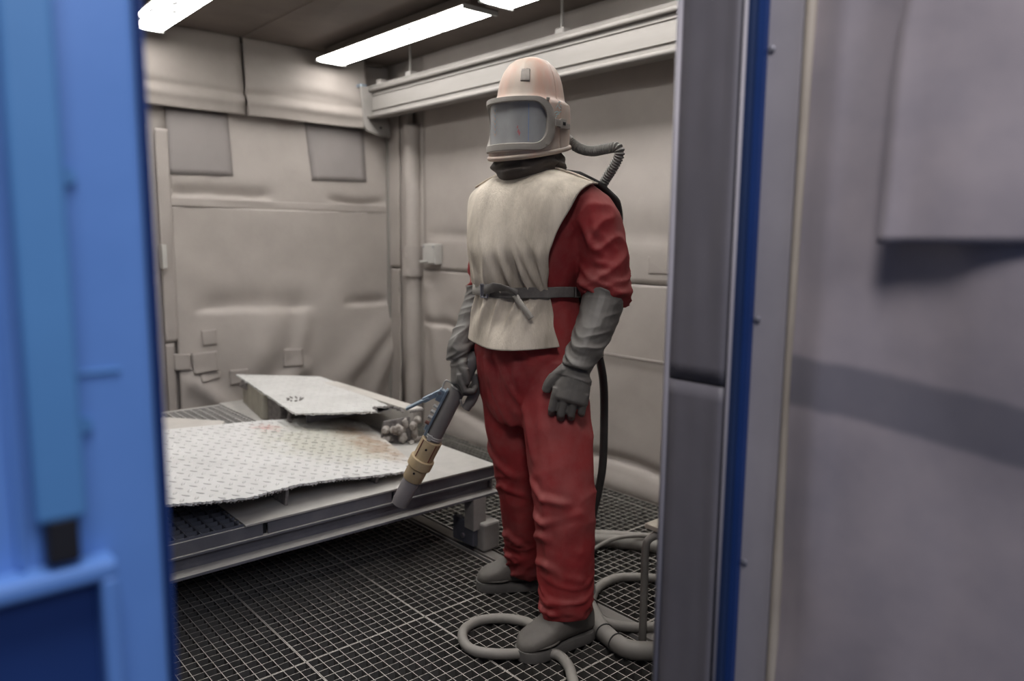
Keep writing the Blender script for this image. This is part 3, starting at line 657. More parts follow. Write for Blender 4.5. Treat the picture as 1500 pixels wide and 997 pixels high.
# seized mechanism of lumps and pins under the plate corner
sc = tag(empty('scrap_mechanism', (1.86, 2.94, .358)), 'corroded lumpy joint with bolt heads under the raised plate corner', 'scrap metal')
def lump(c, r, seed):
    bm = bmesh.new(); bmesh.ops.create_icosphere(bm, subdivisions=3, radius=1)
    for v in bm.verts:
        n = v.co.copy(); k = 1+.35*nz(n.x*1.6+seed, n.y*1.6, n.z*1.6)+.18*nz(n.x*4+seed, n.y*4, n.z*4); v.co = Vector((n.x*r[0]*k+c[0], n.y*r[1]*k+c[1], n.z*r[2]*k+c[2]))
    me = bpy.data.meshes.new('lump'); bm.to_mesh(me); bm.free(); return me
MB().loft([[(-.10, .0, .0), (-.095, .012, .0), (-.075, .012, .10), (-.08, .0, .10)], [(.02, -.07, .0), (.025, -.06, .0), (.03, -.05, .12), (.025, -.06, .12)]]).build('cheek_plate', 'plate_edge', sc, bevel=.004)  # dark colour stands for the shade of the cavity behind the lumps
link('knuckle', lump((-.028, -.045, .062), (.030, .030, .024), 1), 'rust', sc, smooth=True)
link('knuckle', lump((-.052, -.05, .066), (.020, .022, .020), 2), 'rust', sc, smooth=True)
link('knuckle', lump((.004, -.05, .088), (.014, .016, .026), 3), 'rust', sc, smooth=True)
link('clod', lump((-.018, -.062, .028), (.020, .018, .026), 4), 'rust', sc, smooth=True)
link('clod', lump((-.075, -.02, .02), (.03, .02, .018), 6), 'rust', sc, smooth=True)
for c in ((-.085, -.02, .065), (.028, -.075, .076), (.062, -.06, .095)):
    MB().tube([(c[0]+.02, c[1]+.02, c[2]), (c[0], c[1]-.004, c[2]), (c[0]-.012, c[1]-.014, c[2])], [.017, .019, .012], 10).build('bolt_head', 'rust', sc, smooth='auto')
link('bracket', lump((.045, -.055, .045), (.018, .022, .046), 8), 'rust', sc, smooth=True)
MB().loft([[(.0, -.10, .0), (.09, -.06, .0), (.09, -.055, .006), (.0, -.095, .006)], [(.02, -.02, .0), (.10, .0, .0), (.10, .0, .006), (.02, -.02, .006)]]).build('foot_plate', 'plate_plain', sc)
MB().tube(spline([(.03, -.09, .008), (.06, -.085, .02), (.085, -.065, .01), (.10, -.06, .012)], 5), .006, 7).build('scale_flake', 'rust', sc)


# ------------------------------------------------------------------ the blaster
B0 = Vector((1.66, 1.83, 0)); PH = math.radians(190)
FV = Vector((math.cos(PH), math.sin(PH), 0)); LV = Vector((-FV.y, FV.x, 0))
def Wd(a, b, z): return B0+LV*a+FV*b+Vector((0, 0, z))          # left, forward, up -> world
def Q(a, b, z): return Vector((-a, b, z))                        # left, forward, up -> the figure's own axes
def interp(x, xs, ys): return float(np.interp(x, xs, ys))

def ring(z, A, B, b0=0, a0=0, n=28, e=2.2, tilt=0):
    out = []
    for j in range(n):
        t = 2*PI*j/n; c, s = math.cos(t), math.sin(t)
        b = b0+math.copysign(abs(s)**(2/e), s)*B
        out.append(Q(a0+math.copysign(abs(c)**(2/e), c)*A, b, z+tilt*b))
    return out
def limb(mb, pts, rads, n=18, k=6, flat=1.0):
    P = spline([Q(*p) for p in pts], k); R = [float(np.interp(i, np.arange(len(rads))*k, rads)) for i in range(len(P))]
    mb.tube(P, R, n, flat=flat); return mb

# the body itself, head with a face, continuous under the clothing
bd = MB()
bd.loft([ring(z, A, B, b, n=24) for z, A, B, b in ((.80,.10,.08,0),(.88,.15,.10,0),(.96,.155,.10,0),(1.08,.135,.09,0),(1.2,.15,.10,0),(1.32,.165,.105,0),(1.41,.14,.085,-.01),(1.46,.08,.06,-.01))])
limb(bd, [(0,-.015,1.42),(0,0,1.50),(0,.012,1.58)], [.056,.052,.052])
bd.loft([ring(z, A, B, b, n=24, e=2.0) for z, A, B, b in ((1.548,.025,.025,.070),(1.556,.042,.050,.052),(1.585,.058,.078,.024),(1.62,.067,.090,.016),(1.66,.074,.097,.008),(1.70,.076,.100,.002),(1.735,.070,.093,-.002),(1.762,.050,.066,-.004),(1.775,.02,.03,-.004))])
limb(bd, [(0,.096,1.675),(0,.104,1.655),(0,.118,1.628),(0,.102,1.618)], [.008,.010,.013,.010], n=10, k=3)           # nose
for s in (-1, 1):
    limb(bd, [(s*.012,.102,1.693),(s*.034,.100,1.697),(s*.056,.082,1.690)], [.007,.008,.006], n=8, k=3)               # brow
    limb(bd, [(s*.078,-.005,1.685),(s*.084,-.015,1.665),(s*.078,-.004,1.635)], [.008,.010,.007], n=8, k=3)             # ear
    limb(bd, [(s*.040,.085,1.64),(s*.048,.070,1.615)], [.017,.014], n=8, k=3)                                          # cheek
    limb(bd, [(s*.022,.093,1.583),(0,.101,1.585)], [.006,.007], n=8, k=3); limb(bd, [(s*.020,.092,1.596),(0,.103,1.598)], [.005,.007], n=8, k=3)
limb(bd, [(-.08,0,.88),(-.062,-.055,.47),(-.128,-.178,.09)], [.085,.06,.045]); limb(bd, [(.11,0,.88),(.195,.055,.49),(.212,.05,.09)], [.085,.06,.045])
limb(bd, [(.10,-.01,1.40),(.19,-.02,1.40),(.245,-.05,1.28),(.272,-.045,1.14),(.27,.05,.98)], [.06,.058,.048,.042,.022])
limb(bd, [(-.10,-.01,1.40),(-.17,-.02,1.40),(-.205,-.05,1.28),(-.216,-.03,1.13),(-.222,.02,1.0)], [.06,.058,.048,.038,.02])
me = remeshed(bd, .0065, 3, .5)
man = link('person', me, 'skin', None, smooth=True); man.location = B0; man.rotation_euler = (0, 0, PH-PI/2)
tag(man, 'person in red coveralls, pale apron, pink blasting helmet and long grey gloves', 'person')
for s in (-1, 1):
    link('eye', (lambda m: m.mesh())(MB().tube([Q(s*.033, b, 1.664) for b in (.074, .082, .088, .0905)], [.010, .0125, .009, .003], 14)), 'eye', man, smooth=True)
    MB().tube(spline([Q(s*.014,.110,1.700), Q(s*.034,.109,1.706), Q(s*.056,.090,1.699)], 5), .0035, 6, flat=1.6).build('eyebrow', 'hair', man, smooth=True)

# coverall: one continuous surface, folds pressed in afterwards
cv = MB()
cv.loft([ring(z, A, B, b, n=30) for z, A, B, b in ((.70,.085,.085,.02),(.75,.14,.11,.01),(.80,.165,.125,0),(.86,.18,.135,0),(.93,.192,.14,.0),(1.02,.185,.135,0),(1.08,.178,.128,0),(1.13,.165,.12,0),(1.18,.178,.128,.0),(1.25,.195,.14,.0),(1.33,.205,.14,0),(1.39,.20,.125,-.01),(1.435,.17,.10,-.01),(1.475,.11,.08,-.01),(1.50,.075,.07,0))])
limb(cv, [(-.080,0,.90),(-.070,-.02,.68),(-.062,-.06,.47),(-.090,-.125,.26),(-.128,-.178,.085)], [.098,.101,.092,.086,.080])
limb(cv, [(.100,0,.90),(.148,.03,.70),(.195,.055,.49),(.208,.058,.28),(.215,.052,.105)], [.104,.110,.100,.092,.080])
limb(cv, [(.09,-.015,1.405),(.165,-.025,1.405),(.215,-.035,1.365),(.240,-.05,1.28),(.256,-.055,1.19),(.262,-.045,1.135),(.264,-.030,1.105)], [.072,.076,.079,.079,.080,.078,.066])
limb(cv, [(-.09,-.015,1.405),(-.155,-.025,1.405),(-.19,-.035,1.365),(-.208,-.05,1.28),(-.216,-.045,1.19),(-.216,-.03,1.13),(-.215,-.015,1.095)], [.072,.074,.076,.074,.074,.071,.058])
for i_, v_ in enumerate(cv.v):
    if v_[0] > 0 and v_[2] > .88: cv.v[i_] = (v_[0]*(1-.06*smoothstep(.88, 1.0, v_[2])), v_[1], v_[2])
me = remeshed(cv, .0068, 8, .6)
def axis_seg(p, a, b):
    a, b = Q(*a), Q(*b); ab = b-a; t = min(1, max(0, (p-a).dot(ab)/ab.length_squared)); return t, (p-a-ab*t).length
FOLDS = []
def fold_line(pts, amp, wd): FOLDS.append(([Q(*p) for p in pts], amp, wd))
# right leg
fold_line([(-.16,.02,.60),(-.10,.06,.55),(-.02,.04,.50)], .012, .015); fold_line([(-.15,-.01,.42),(-.08,.03,.46),(0,.0,.43)], .011, .014); fold_line([(-.17,-.08,.22),(-.10,-.03,.26),(-.03,-.06,.20)], .013, .014); fold_line([(-.19,-.12,.15),(-.12,-.07,.155),(-.05,-.12,.13)], .012, .011)
fold_line([(-.13,.12,.93),(-.13,.09,.78),(-.11,.06,.62)], .010, .015)
# left sleeve: slanting folds from the elbow, bunching above the glove
fold_line([(.22,.045,1.36),(.25,.03,1.29),(.30,.01,1.24)], .008, .012); fold_line([(.20,.05,1.27),(.25,.045,1.235),(.32,.0,1.22)], .010, .012)
fold_line([(.20,.045,1.19),(.26,.05,1.20),(.335,.0,1.185)], .012, .013); fold_line([(.21,.05,1.165),(.27,.055,1.16),(.345,-.01,1.165)], .011, .010)
fold_line([(.22,.04,1.135),(.29,.05,1.125),(.35,-.02,1.14)], .013, .011); fold_line([(.19,.04,1.38),(.205,.05,1.30),(.20,.05,1.22)], .009, .012)
fold_line([(.245,.02,1.40),(.26,.02,1.33),(.31,-.02,1.27)], .007, .011)
# trousers: front crease, V at the crotch, knee and hem bunches
fold_line([(.05,.13,.93),(.075,.13,.80),(.13,.15,.62)], .017, .016); fold_line([(.10,.14,.93),(.14,.14,.80),(.17,.155,.66),(.20,.16,.45),(.21,.15,.25)], .010, .014)
fold_line([(-.06,.13,.93),(-.03,.115,.80),(.02,.10,.70)], .015, .015); fold_line([(-.02,.13,.94),(.03,.12,.84),(.08,.12,.76)], .015, .013)
fold_line([(.12,.13,.55),(.18,.16,.51),(.26,.13,.50)], .013, .014); fold_line([(.13,.14,.45),(.19,.155,.43),(.28,.10,.47)], .014, .014)
fold_line([(.13,.12,.36),(.19,.15,.39),(.28,.09,.34)], .015, .015); fold_line([(.14,.12,.28),(.20,.15,.30),(.29,.09,.25)], .014, .014)
fold_line([(.14,.11,.19),(.2,.14,.165),(.29,.08,.19)], .012, .013); fold_line([(.14,.11,.14),(.2,.145,.135),(.29,.08,.13)], .013, .011)
def cov_disp(c, n):
    a, b, z = -c.x, c.y, c.z; d = 0.0
    arm = abs(a) > .20 and z > 1.08 or (abs(a) > .215 and z > 1.0)
    if z < .92 and not (z > .86 and abs(a) > .24):
        hemw = smoothstep(.34, .10, z); knee = math.exp(-((z-.46)/.12)**2); thigh = smoothstep(.5, .8, z)
        sh = z+.35*a+.15*nz(a*5, b*5, z*3)
        d += (ridge(nz(a*7, b*7, sh*17))-.35)*.011*hemw
        d += (ridge(nz(a*6+3, b*6, (z-.5*a)*10))-.35)*.006*knee
        d += (ridge(nz(a*17, b*17, z*2.2))-.35)*.006*thigh
        d += (ridge(nz(a*8+9, b*8, (z+.6*a)*6))-.3)*.004
    if arm:
        low = smoothstep(1.27, 1.12, z)
        sh = z+.45*abs(a)+.2*b
        d += (ridge(nz(a*7, b*7, sh*24))-.35)*.016*low + (ridge(nz(a*12, b*10, (z-.7*a)*10))-.35)*.009
    elif z > .92:
        d += (ridge(nz(a*13, b*13, z*6))-.35)*.007
    for P, amp, wd in FOLDS:
        bd_ = 9; tt = 0
        for i in range(len(P)-1):
            ab = P[i+1]-P[i]; t = min(1, max(0, (c-P[i]).dot(ab)/ab.length_squared)); q = (c-P[i]-ab*t).length
            if q < bd_: bd_ = q; tt = (i+t)/(len(P)-1)
        if bd_ < wd*3.2: x = bd_/wd; d += amp*(1-.55*x*x)*math.exp(-x*x*.7)*math.sin(PI*min(1, max(0, tt*.92+.04)))**.5
    return d
displace(me, cov_disp)
cover = link('coverall', me, 'coverall', man, smooth=True); cover['label'] = 'dusty red work coverall'
# boots
def boot(an, toe, name='boot'):
    an, toe = Vector((an[0], an[1], 0)), Vector((toe[0], toe[1], 0)); d = (toe-an).normalized(); s = Vector((-d.y, d.x, 0))
    def P(x, y, z): q = an+d*x+s*y; return Q(q.x, q.y, z)
    L = (toe-an).length; u = MB(); rings = []
    for f_, hw, ht in ((-.095,.022,.07),(-.088,.036,.12),(-.06,.045,.165),(-.01,.048,.175),(.03,.050,.165),(.07,.053,.125),(.105,.056,.098),(.14,.056,.086),(.165,.052,.078),(.185,.043,.068),(.20,.026,.056),(.207,.010,.046)):
        x = f_*(L+.0)/.207 if f_ > 0 else f_; r = []
        for j in range(20):
            t = 2*PI*j/20; c, sn = math.cos(t), math.sin(t)
            r.append(P(x, math.copysign(abs(c)**.75, c)*hw, .026+(ht-.026)*(.5+.5*math.copysign(abs(sn)**.8, sn))))
        rings.append(r)
    u.loft(rings); o = u.build(name, 'boot', man, smooth=True, sub=1)
    sl = MB(); out = []
    for f_, hw in ((-.10,.012),(-.092,.034),(-.06,.046),(0,.047),(.06,.050),(.11,.058),(.15,.058),(.18,.050),(.20,.034),(.211,.012)):
        out.append((f_*L/.207 if f_ > 0 else f_, hw))
    o2 = out+[(x, -y) for x, y in reversed(out)]
    sl.loft([[P(x, y*.97, 0) for x, y in o2], [P(x, y, .006) for x, y in o2], [P(x, y*1.01, .024) for x, y in o2], [P(x, y*.96, .032) for x, y in o2]])
    sl.build('sole', 'sole', o, smooth='auto')
    tc_ = []        # toe-cap welt running round the front
    for t in np.linspace(-2.2, 2.2, 25): tc_.append(P((.118+.082*math.cos(t))*L/.207, .0535*math.sin(t)*(1 if abs(t) < 1.5 else 1.03), .044-.004*math.cos(t)))
    MB().tube(tc_, .0035, 6).build('toe_welt', 'boot', o, smooth=True)
boot((.212, .045), (.155, .225)); boot((-.142, -.178), (-.272, -.058))

# gloves: gauntlet, palm, four unequal fingers and a thumb in one skin
def ortho(d, n):
    d = Vector(d).normalized(); n = Vector(n); n = (n-d*n.dot(d)).normalized(); return d, n
def glove(arm, rads, wrist, d, n, thumb_sign, curls, thumb, spread=.045, voxel=.0029, nm='glove', plen=.088, sc=1.0):
    plen *= sc; curlL = sc
    d, n = ortho(d, n); t = d.cross(n)*thumb_sign; wr = Vector(wrist); mb = MB()
    toQ = lambda v: Q(v.x, v.y, v.z)
    A = spline(arm, 6); R = [float(np.interp(i, np.arange(len(rads))*6, rads)) for i in range(len(A))]
    mb.tube([toQ(p) for p in A], R, 22)
    pr = [(x*sc, y*sc, z*sc) for x, y, z in [(-.02,.034,.031),(.0,.034,.030),(.025,.041,.025),(.055,.047,.023)]]+[(plen,.050*sc,.020*sc),(plen+.008,.046*sc,.013*sc)]
    mb.loft([[toQ(wr+d*x+t*(rx*math.cos(q))+n*(ry*math.sin(q)*(1 if math.sin(q) > 0 else .9)-.004)) for q in np.linspace(0, 2*PI, 20, endpoint=False)] for x, rx, ry in pr])
    tips = []
    for i, (o, (l1, l2, l3), rr) in enumerate(((.0385,(.046,.029,.024),.0112),(.0130,(.050,.033,.025),.0116),(-.0125,(.047,.030,.024),.0113),(-.0370,(.039,.023,.021),.0102))):
        o *= sc; l1 *= sc; l2 *= sc; l3 *= sc; rr *= sc
        c1, c2, c3 = curls[i]; base = wr+d*(plen-.006-.004*abs(i-1))+t*o; ang = 0; p = base-d*.015; pts = [p, base]
        tt = t*(o*spread*10)
        for ln, cc in ((l1, c1), (l2, c2), (l3, c3)):
            ang += cc; dirv = (d*math.cos(ang)-n*math.sin(ang)+tt*.25).normalized()
            pts.append(pts[-1]+dirv*ln)
        # slight rounding of each joint
        Ps = []
        for k in range(len(pts)-1): Ps += [pts[k].lerp(pts[k+1], f_) for f_ in (0, .33, .67)]
        Ps.append(pts[-1]); kk = len(Ps)
        rad = [rr*(1.08-.22*j/(kk-1)) for j in range(kk)]; rad[-1] *= .72
        mb.tube([toQ(p) for p in Ps], rad, 12); tips.append(pts[-1])
    tp = [wr+d*.012*sc+t*.020*sc-n*.004]
    for vx, vt, vn in thumb: tp.append(tp[-1]+(d*vx+t*vt+n*vn)*sc)
    Pt = spline(tp, 4); mb.tube([toQ(p) for p in Pt], [sc*(.020-.0075*i/(len(Pt)-1)) for i in range(len(Pt)-1)]+[.009*sc], 12)
    m = remeshed(mb, voxel, 2, .5)
    a0, a1 = Vector(arm[0]), Vector(arm[-1])
    def dsp(c, nn):
        p = Vector((-c.x, c.y, c.z)); ax = (a1-a0); s = (p-a0).dot(ax)/ax.length_squared
        if s > 1.12: return .0006*nz(c.x*60, c.y*60, c.z*60)
        w_ = math.exp(-((s-.86)/.20)**2)+.35
        return (ridge(nz(c.x*9, c.y*9, (c.z+.4*c.x*thumb_sign+.3*c.y)*34))-.35)*.0085*w_
    displace(m, dsp)
    return link(nm, m, 'glove', man, smooth=True), tips
gl, _ = glove([(.264,-.038,1.145),(.266,-.028,1.10),(.268,.008,1.04),(.267,.048,.985),(.264,.078,.94),(.260,.094,.91)], [.061,.065,.061,.055,.049,.043],
      (.262,.092,.918), (-.10,.26,-.96), (.50,.86,.2), -1, [(.30,.80,.75),(.30,.85,.8),(.34,.9,.8),(.42,.9,.8)],
      [(.020,.026,-.004),(.028,.016,-.006),(.024,.004,-.008)], sc=1.16, spread=.03)
gl['label'] = 'left glove, hanging loosely closed'
# right hand round the blast hose
HA = Vector((-.186, .095, .846)); TIP = Vector((-.411, .20, .362)); GX = (TIP-HA).normalized()
dR = Vector((.12, .22, -.97)).normalized(); nR = Vector((-.52, .85, .08)); nR = (nR-dR*nR.dot(dR)).normalized()
wrR = HA-dR*.052+nR*.034
gr, _ = glove([(-.216,-.02,1.13),(-.216,-.010,1.08),(-.217,.020,1.03),(-.217,.055,.98),(wrR-dR*.03).to_tuple(),(wrR+dR*.008).to_tuple()], [.056,.058,.054,.048,.042,.037],
      wrR.to_tuple(), dR, nR, (1 if dR.cross(nR).x > 0 else -1), [(.50,1.15,1.0),(.55,1.2,1.0),(.60,1.2,1.0),(.65,1.2,1.0)],
      [(.028,.020,-.006),(.030,.004,-.010),(.026,-.004,-.006)], spread=.02, sc=.98)
gr['label'] = 'right glove, closed round the blast hose'

# apron: one hide over the front, edges curving in to the waist
AZ = [.90,.95,1.0,1.08,1.13,1.17,1.25,1.36,1.44,1.5]
ZG = np.linspace(.88, 1.56, 137)
def smooth_tab(xs, ys, s=.022):
    raw = np.interp(ZG, xs, ys); k = np.exp(-((np.arange(-24, 25)*.005)/s)**2); k /= k.sum()
    return np.convolve(np.pad(raw, 24, mode='edge'), k, mode='valid')
def ap_b(a, z):
    A = float(np.interp(z, ZG, APA)); B = float(np.interp(z, ZG, APB))
    return B*(max(0, 1-(abs(a)/A)**2.4))**.5
APA = smooth_tab(AZ, [.225,.225,.22,.21,.203,.215,.235,.25,.262,.27]); APB = smooth_tab(AZ, [.182,.176,.168,.150,.138,.156,.176,.154,.125,.06])
EZ = [.94,.972,1.04,1.112,1.153,1.185,1.226,1.297,1.341,1.387,1.428,1.485]
APE = smooth_tab(EZ, [.196,.191,.176,.161,.159,.164,.171,.186,.202,.222,.237,.246], .015)
def ap_edge(z): return float(np.interp(z, ZG, APE))
P = []; NU, NV = 90, 130
for i in range(NU+1):
    s = -1+2*i/NU; row = []
    for j in range(NV+1):
        v = j/NV
        # path of the hide: from the shoulder crest forwards, then down to the hem
        z = 1.505-(1.505-(.955+.016*abs(s)**2))*v
        a = s*ap_edge(z); zc = 1.512-.46*max(0, abs(a)-.075)
        if v < .16:
            k = v/.16; zt = 1.505-.55*.16; a = s*(ap_edge(1.485)*(1-k)+ap_edge(zt)*k)
            zc = 1.522-.33*max(0, abs(a)-.07)
            zz = zt; bb = ap_b(a, zt); th = k*PI/2
            z = zt+(zc-zt)*math.cos(th)**.9; b = -.03+(bb+.03)*math.sin(th)
        else: b = ap_b(a, z)
        waist = math.exp(-((z-1.135)/.05)**2)
        pl = (ridge(nz((a+.2*(z-1.15))*19, 3, z*2.6))-.4)*.026*math.exp(-((z-1.185)/.06)**2)+(ridge(nz((a-.3*(z-1.1))*15, 8, z*2.6))-.4)*.018*math.exp(-((z-1.075)/.05)**2)
        dr = .008*nz(a*6, z*3.4, 1)+.014*(ridge(nz((a-.35*(1.5-z))*9, z*2, 4))-.4)*smoothstep(1.15, 1.32, z)*(1-smoothstep(1.42, 1.5, z))
        hm = .014*math.sin(a*22+.7)*smoothstep(1.06, .95, z)
        b += pl+dr+hm+.004
        neck = math.exp(-((abs(a))/.085)**4)
        row.append(Q(a*(.87 if a < 0 else 1), b, z))
    P.append(row)
for it in range(50):
    for row in P:
        new = [(row[j-1]+row[j]*2+row[j+1])/4 if 6 < j < int(NV*.36) else row[j] for j in range(NV+1)]
        row[:] = new
def neckmask(i, j):
    p = P[i][j]; return not ((p.x/.088)**2+((p.y-.012)/.078)**2 < 1 and p.z > 1.40)
ap = MB().grid(P, neckmask).build('apron', 'apron', man, smooth=True, solid=.005); ap['label'] = 'pale suede leather apron belted at the waist'
# back panel: dark leather standing off behind the shoulders
P2 = []
for i in range(41):
    s = -1+2*i/40; row = []
    for j in range(41):
        v = j/40; z = 1.50-.42*v; a = s*interp(z, [1.05,1.2,1.35,1.42,1.47,1.5], [.17,.19,.247,.250,.215,.165])
        b = -.035-.105*math.sin(min(1, v/.35)*PI/2)-.03*abs(s)**2*math.sin(min(1, v*2.2)*PI/2)-.008*nz(a*8, z*8, 1)
        zc = z+.03*math.sin(min(1, max(0, 1-v*3))*PI/2)*(1-abs(s))
        row.append(Q(a, b, zc))
    P2.append(row)
MB().grid(P2).build('back_panel', 'leather_dark', man, smooth=True, solid=.012)
# shoulder seam of the apron
for s in (-1, 1): MB().tube(spline([Q(s*.085, .005, 1.520), Q(s*.13, 0, 1.508), Q(s*.185, -.003, 1.490), Q(s*.238, -.005, 1.468)], 4), .0035, 6).build('shoulder_seam', 'apron', ap, smooth=True)

# belt, buckle, folded-back strap and hanging tail
def belt_pt(th, dz=0, off=.004, zc=1.134):
    A, B = (.1755 if math.cos(th) > 0 else .156), .128
    a, b = A*math.cos(th), B*math.sin(th)
    if math.sin(th) > 0: b = max(b, ap_b(a/.87 if a < 0 else a, zc)+.006) if abs(a) < .16 else b+.012*smoothstep(.175, .155, abs(a))
    n = Vector((math.cos(th)/A, math.sin(th)/B, 0)).normalized()*off
    return Q(a+n.x, b+n.y, zc+dz)
hb = .0165
P = [[belt_pt(t, hb*k, .007, 1.133+.003*math.sin(t*3)) for k in (-1, -.8, 0, .8, 1)] for t in np.linspace(0, 2*PI, 97)]
belt = MB().grid(P).build('belt', 'belt', man, smooth=True, solid=.003)
thb = math.acos(-.046/.156)
P = [[belt_pt(t, hb*.95*k, .012, 1.133) for k in (-1, 0, 1)] for t in np.linspace(thb-.10, thb+.62, 16)]
MB().grid(P).build('buckled_end', 'belt_pale', belt, smooth=True, solid=.003)
bk = MB(); c = belt_pt(thb, 0, .017, 1.133); e1 = (belt_pt(thb+.1, 0, .017)-belt_pt(thb-.1, 0, .017)).normalized(); e2 = Vector((0, 0, 1)); e3 = e1.cross(e2)
for s in (-1, 1):
    bk.obox(c+e1*s*.015, (e1, e2, e3), (.0028, .022, .003)); bk.obox(c+e2*s*.020, (e1, e2, e3), (.016, .0025, .003))
bk.obox(c+e1*.004, (e1, e2, e3), (.0018, .020, .0025))
bk.build('buckle', 'bolt', belt, bevel=.001)
def strap(path, wdt, name, mat):
    P = []
    for p, wv in path: p = Vector(p); wv = Vector(wv).normalized()*wdt; P.append([p-wv, p, p+wv])
    G = []; n = 6
    for i in range(len(P)-1):
        for k in range(n): G.append([P[i][q].lerp(P[i+1][q], k/n) for q in range(3)])
    G.append(P[-1]); return MB().grid(G).build(name, mat, belt, smooth=True, solid=.003)
def bp(a, dz, off): t = math.acos(max(-1, min(1, a/(.1755 if a > 0 else .156)))); return belt_pt(t, dz, off, 1.133)
strap([(bp(-.045, .004, .018), (0,0,1)), (bp(-.02, .008, .026), (.1,.2,1)), (bp(.01, .016, .034), (.25,.5,1)), (bp(.04, .016, .032), (.5,.9,.9)), (bp(.062, .006, .022), (.4,.6,1)), (bp(.075, -.004, .012), (0,0,1))], .015, 'folded_strap', 'belt')
strap([(bp(.066, -.008, .012), (-1,0,.3)), (bp(.086, -.032, .022), (-1,.1,.5)), (bp(.106, -.058, .030), (-1,.1,.55)), (bp(.116, -.074, .033), (-1,.1,.55))], .0115, 'strap_tail', 'belt_pale')

# helmet
HR = (0.0, 0.0)     # centre of the helmet in a, b
def hel(th, A, B, z, b0=0, e=2.25):
    c, s = math.cos(th), math.sin(th)
    return (math.copysign(abs(c)**(2/e), c)*A, b0+math.copysign(abs(s)**(2/e), s)*B, z)
prof = [(1.8735,.004,.004,-.004),(1.871,.026,.030,-.004),(1.862,.052,.060,-.004),(1.846,.072,.084,-.003),(1.825,.087,.102,-.002),(1.80,.097,.113,0),(1.775,.102,.119,0),(1.758,.105,.122,0),(1.748,.109,.126,.002),(1.742,.118,.134,.003),(1.737,.125,.141,.004),(1.728,.1275,.1435,.004),(1.70,.1280,.1440,.004),(1.67,.128,.144,.004),(1.64,.1275,.144,.004),(1.61,.127,.143,.004)]
NT = 96; P = []
for i in range(NT+1):
    th = 2*PI*i/NT; row = []
    for z, A, B, b0 in prof:
        q = hel(th, A, B, z, b0); k = smoothstep(1.75, 1.80, z)*(1-smoothstep(1.85, 1.872, z))
        rib_ = 1+k*.030*sum(math.exp(-((math.atan2(math.sin(th-x), math.cos(th-x)))/.10)**2) for x in (PI/2-.42, PI/2, PI/2+.42, -PI/2-.4, -PI/2+.4))
        row.append(Q(q[0]*rib_, q[1]*rib_, q[2]))
    # below the cheeks the rim falls towards the chin
    rb = hel(th, .126, .143, 0, .004)[1]; zr = 1.585-.24*rb
    for k, (A, B) in enumerate(((.1285,.1455),(.130,.147),(.127,.143))):
        f_ = (k+1)/3; q = hel(th, A, B, 1.61+(zr-1.61)*f_, .004); row.append(Q(*q))
    P.append(row)
cols = len(P[0])
def ang_of(i): t = 2*PI*(i+.5)/NT; return math.degrees(math.atan2(math.cos(t), math.sin(t)))      # 0 = straight ahead
def hmask(i, j):
    zc = (P[i][j].z+P[i][j+1].z)/2; return not (abs(ang_of(i)) < 70 and 1.597 < zc < 1.735)
shell = MB().grid(P, hmask).build('helmet', 'helmet', man, smooth=True, solid=.004); shell['label'] = 'dusty pink blasting helmet with a wide visor'
def cyl(angd, z, off):      # angle in degrees towards the person's left (positive), height, stand-off from the shell
    t = math.radians(90-angd); q = hel(t, .128+off, .144+off, z, .004); return Q(*q)
def rrect(hw, z0, z1, r, n=96):   # rounded rectangle in (degrees, z); r given in metres of arc
    dg = r/.136*57.3; pts = []; cs = [(hw-dg, z1-r, 0), (-(hw-dg), z1-r, 90), (-(hw-dg), z0+r, 180), (hw-dg, z0+r, 270)]
    arcs = []
    for cx_, cz_, s0 in cs: arcs.append([(cx_+dg*math.cos(math.radians(s0+a)), cz_+r*math.sin(math.radians(s0+a))) for a in np.linspace(0, 90, 10)])
    for k in range(4):
        a, b = arcs[k], arcs[(k+1) % 4]; pts += a; x0, x1 = a[-1], b[0]; m = 24 if k in (0, 2) else 5
        pts += [(x0[0]+(x1[0]-x0[0])*q/m, x0[1]+(x1[1]-x0[1])*q/m) for q in range(1, m)]
    return pts
ou, inn = rrect(79, 1.578, 1.7445, .070), rrect(66, 1.600, 1.7285, .052)
fr = MB(); rings = []
for f_, off in ((0, .002), (0, .0105), (.06, .012), (.5, .0125), (.92, .012), (1, .0095), (1, .000)):
    rings.append([cyl(a0+(a1-a0)*f_, z0+(z1-z0)*f_, off) for (a0, z0), (a1, z1) in zip(ou, inn)])
fr.loft(rings, caps=False)
frame = fr.build('visor_frame', 'frame', man, smooth='auto', angle=35)
P = [[cyl(a, z, -.001) for z in np.linspace(1.594, 1.734, 13)] for a in np.linspace(-70, 70, 45)]
vis = MB().grid(P).build('visor', 'visor', man, smooth=True); vis['label'] = 'hazed grey visor pane'
def vstrip(name, quads, mat):  # reflections in the pane, painted on as thin coloured strips
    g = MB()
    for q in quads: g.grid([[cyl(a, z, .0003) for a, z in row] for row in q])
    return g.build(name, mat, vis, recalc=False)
vstrip('reflection_line', [[[(38, z), (39.2, z)] for z in np.linspace(1.606, 1.722, 8)]], 'refl_blue')  # blue line of a reflection, drawn as a strip
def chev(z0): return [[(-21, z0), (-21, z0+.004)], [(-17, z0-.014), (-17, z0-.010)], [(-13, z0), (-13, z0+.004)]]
vstrip('chevron_reflection', [chev(z) for z in np.arange(1.640, 1.722, .0165)], 'refl_orange')  # chevron shimmer of the pane, painted on
vstrip('chevron_reflection', [chev(z) for z in np.arange(1.648, 1.722, .0165)], 'refl_teal')
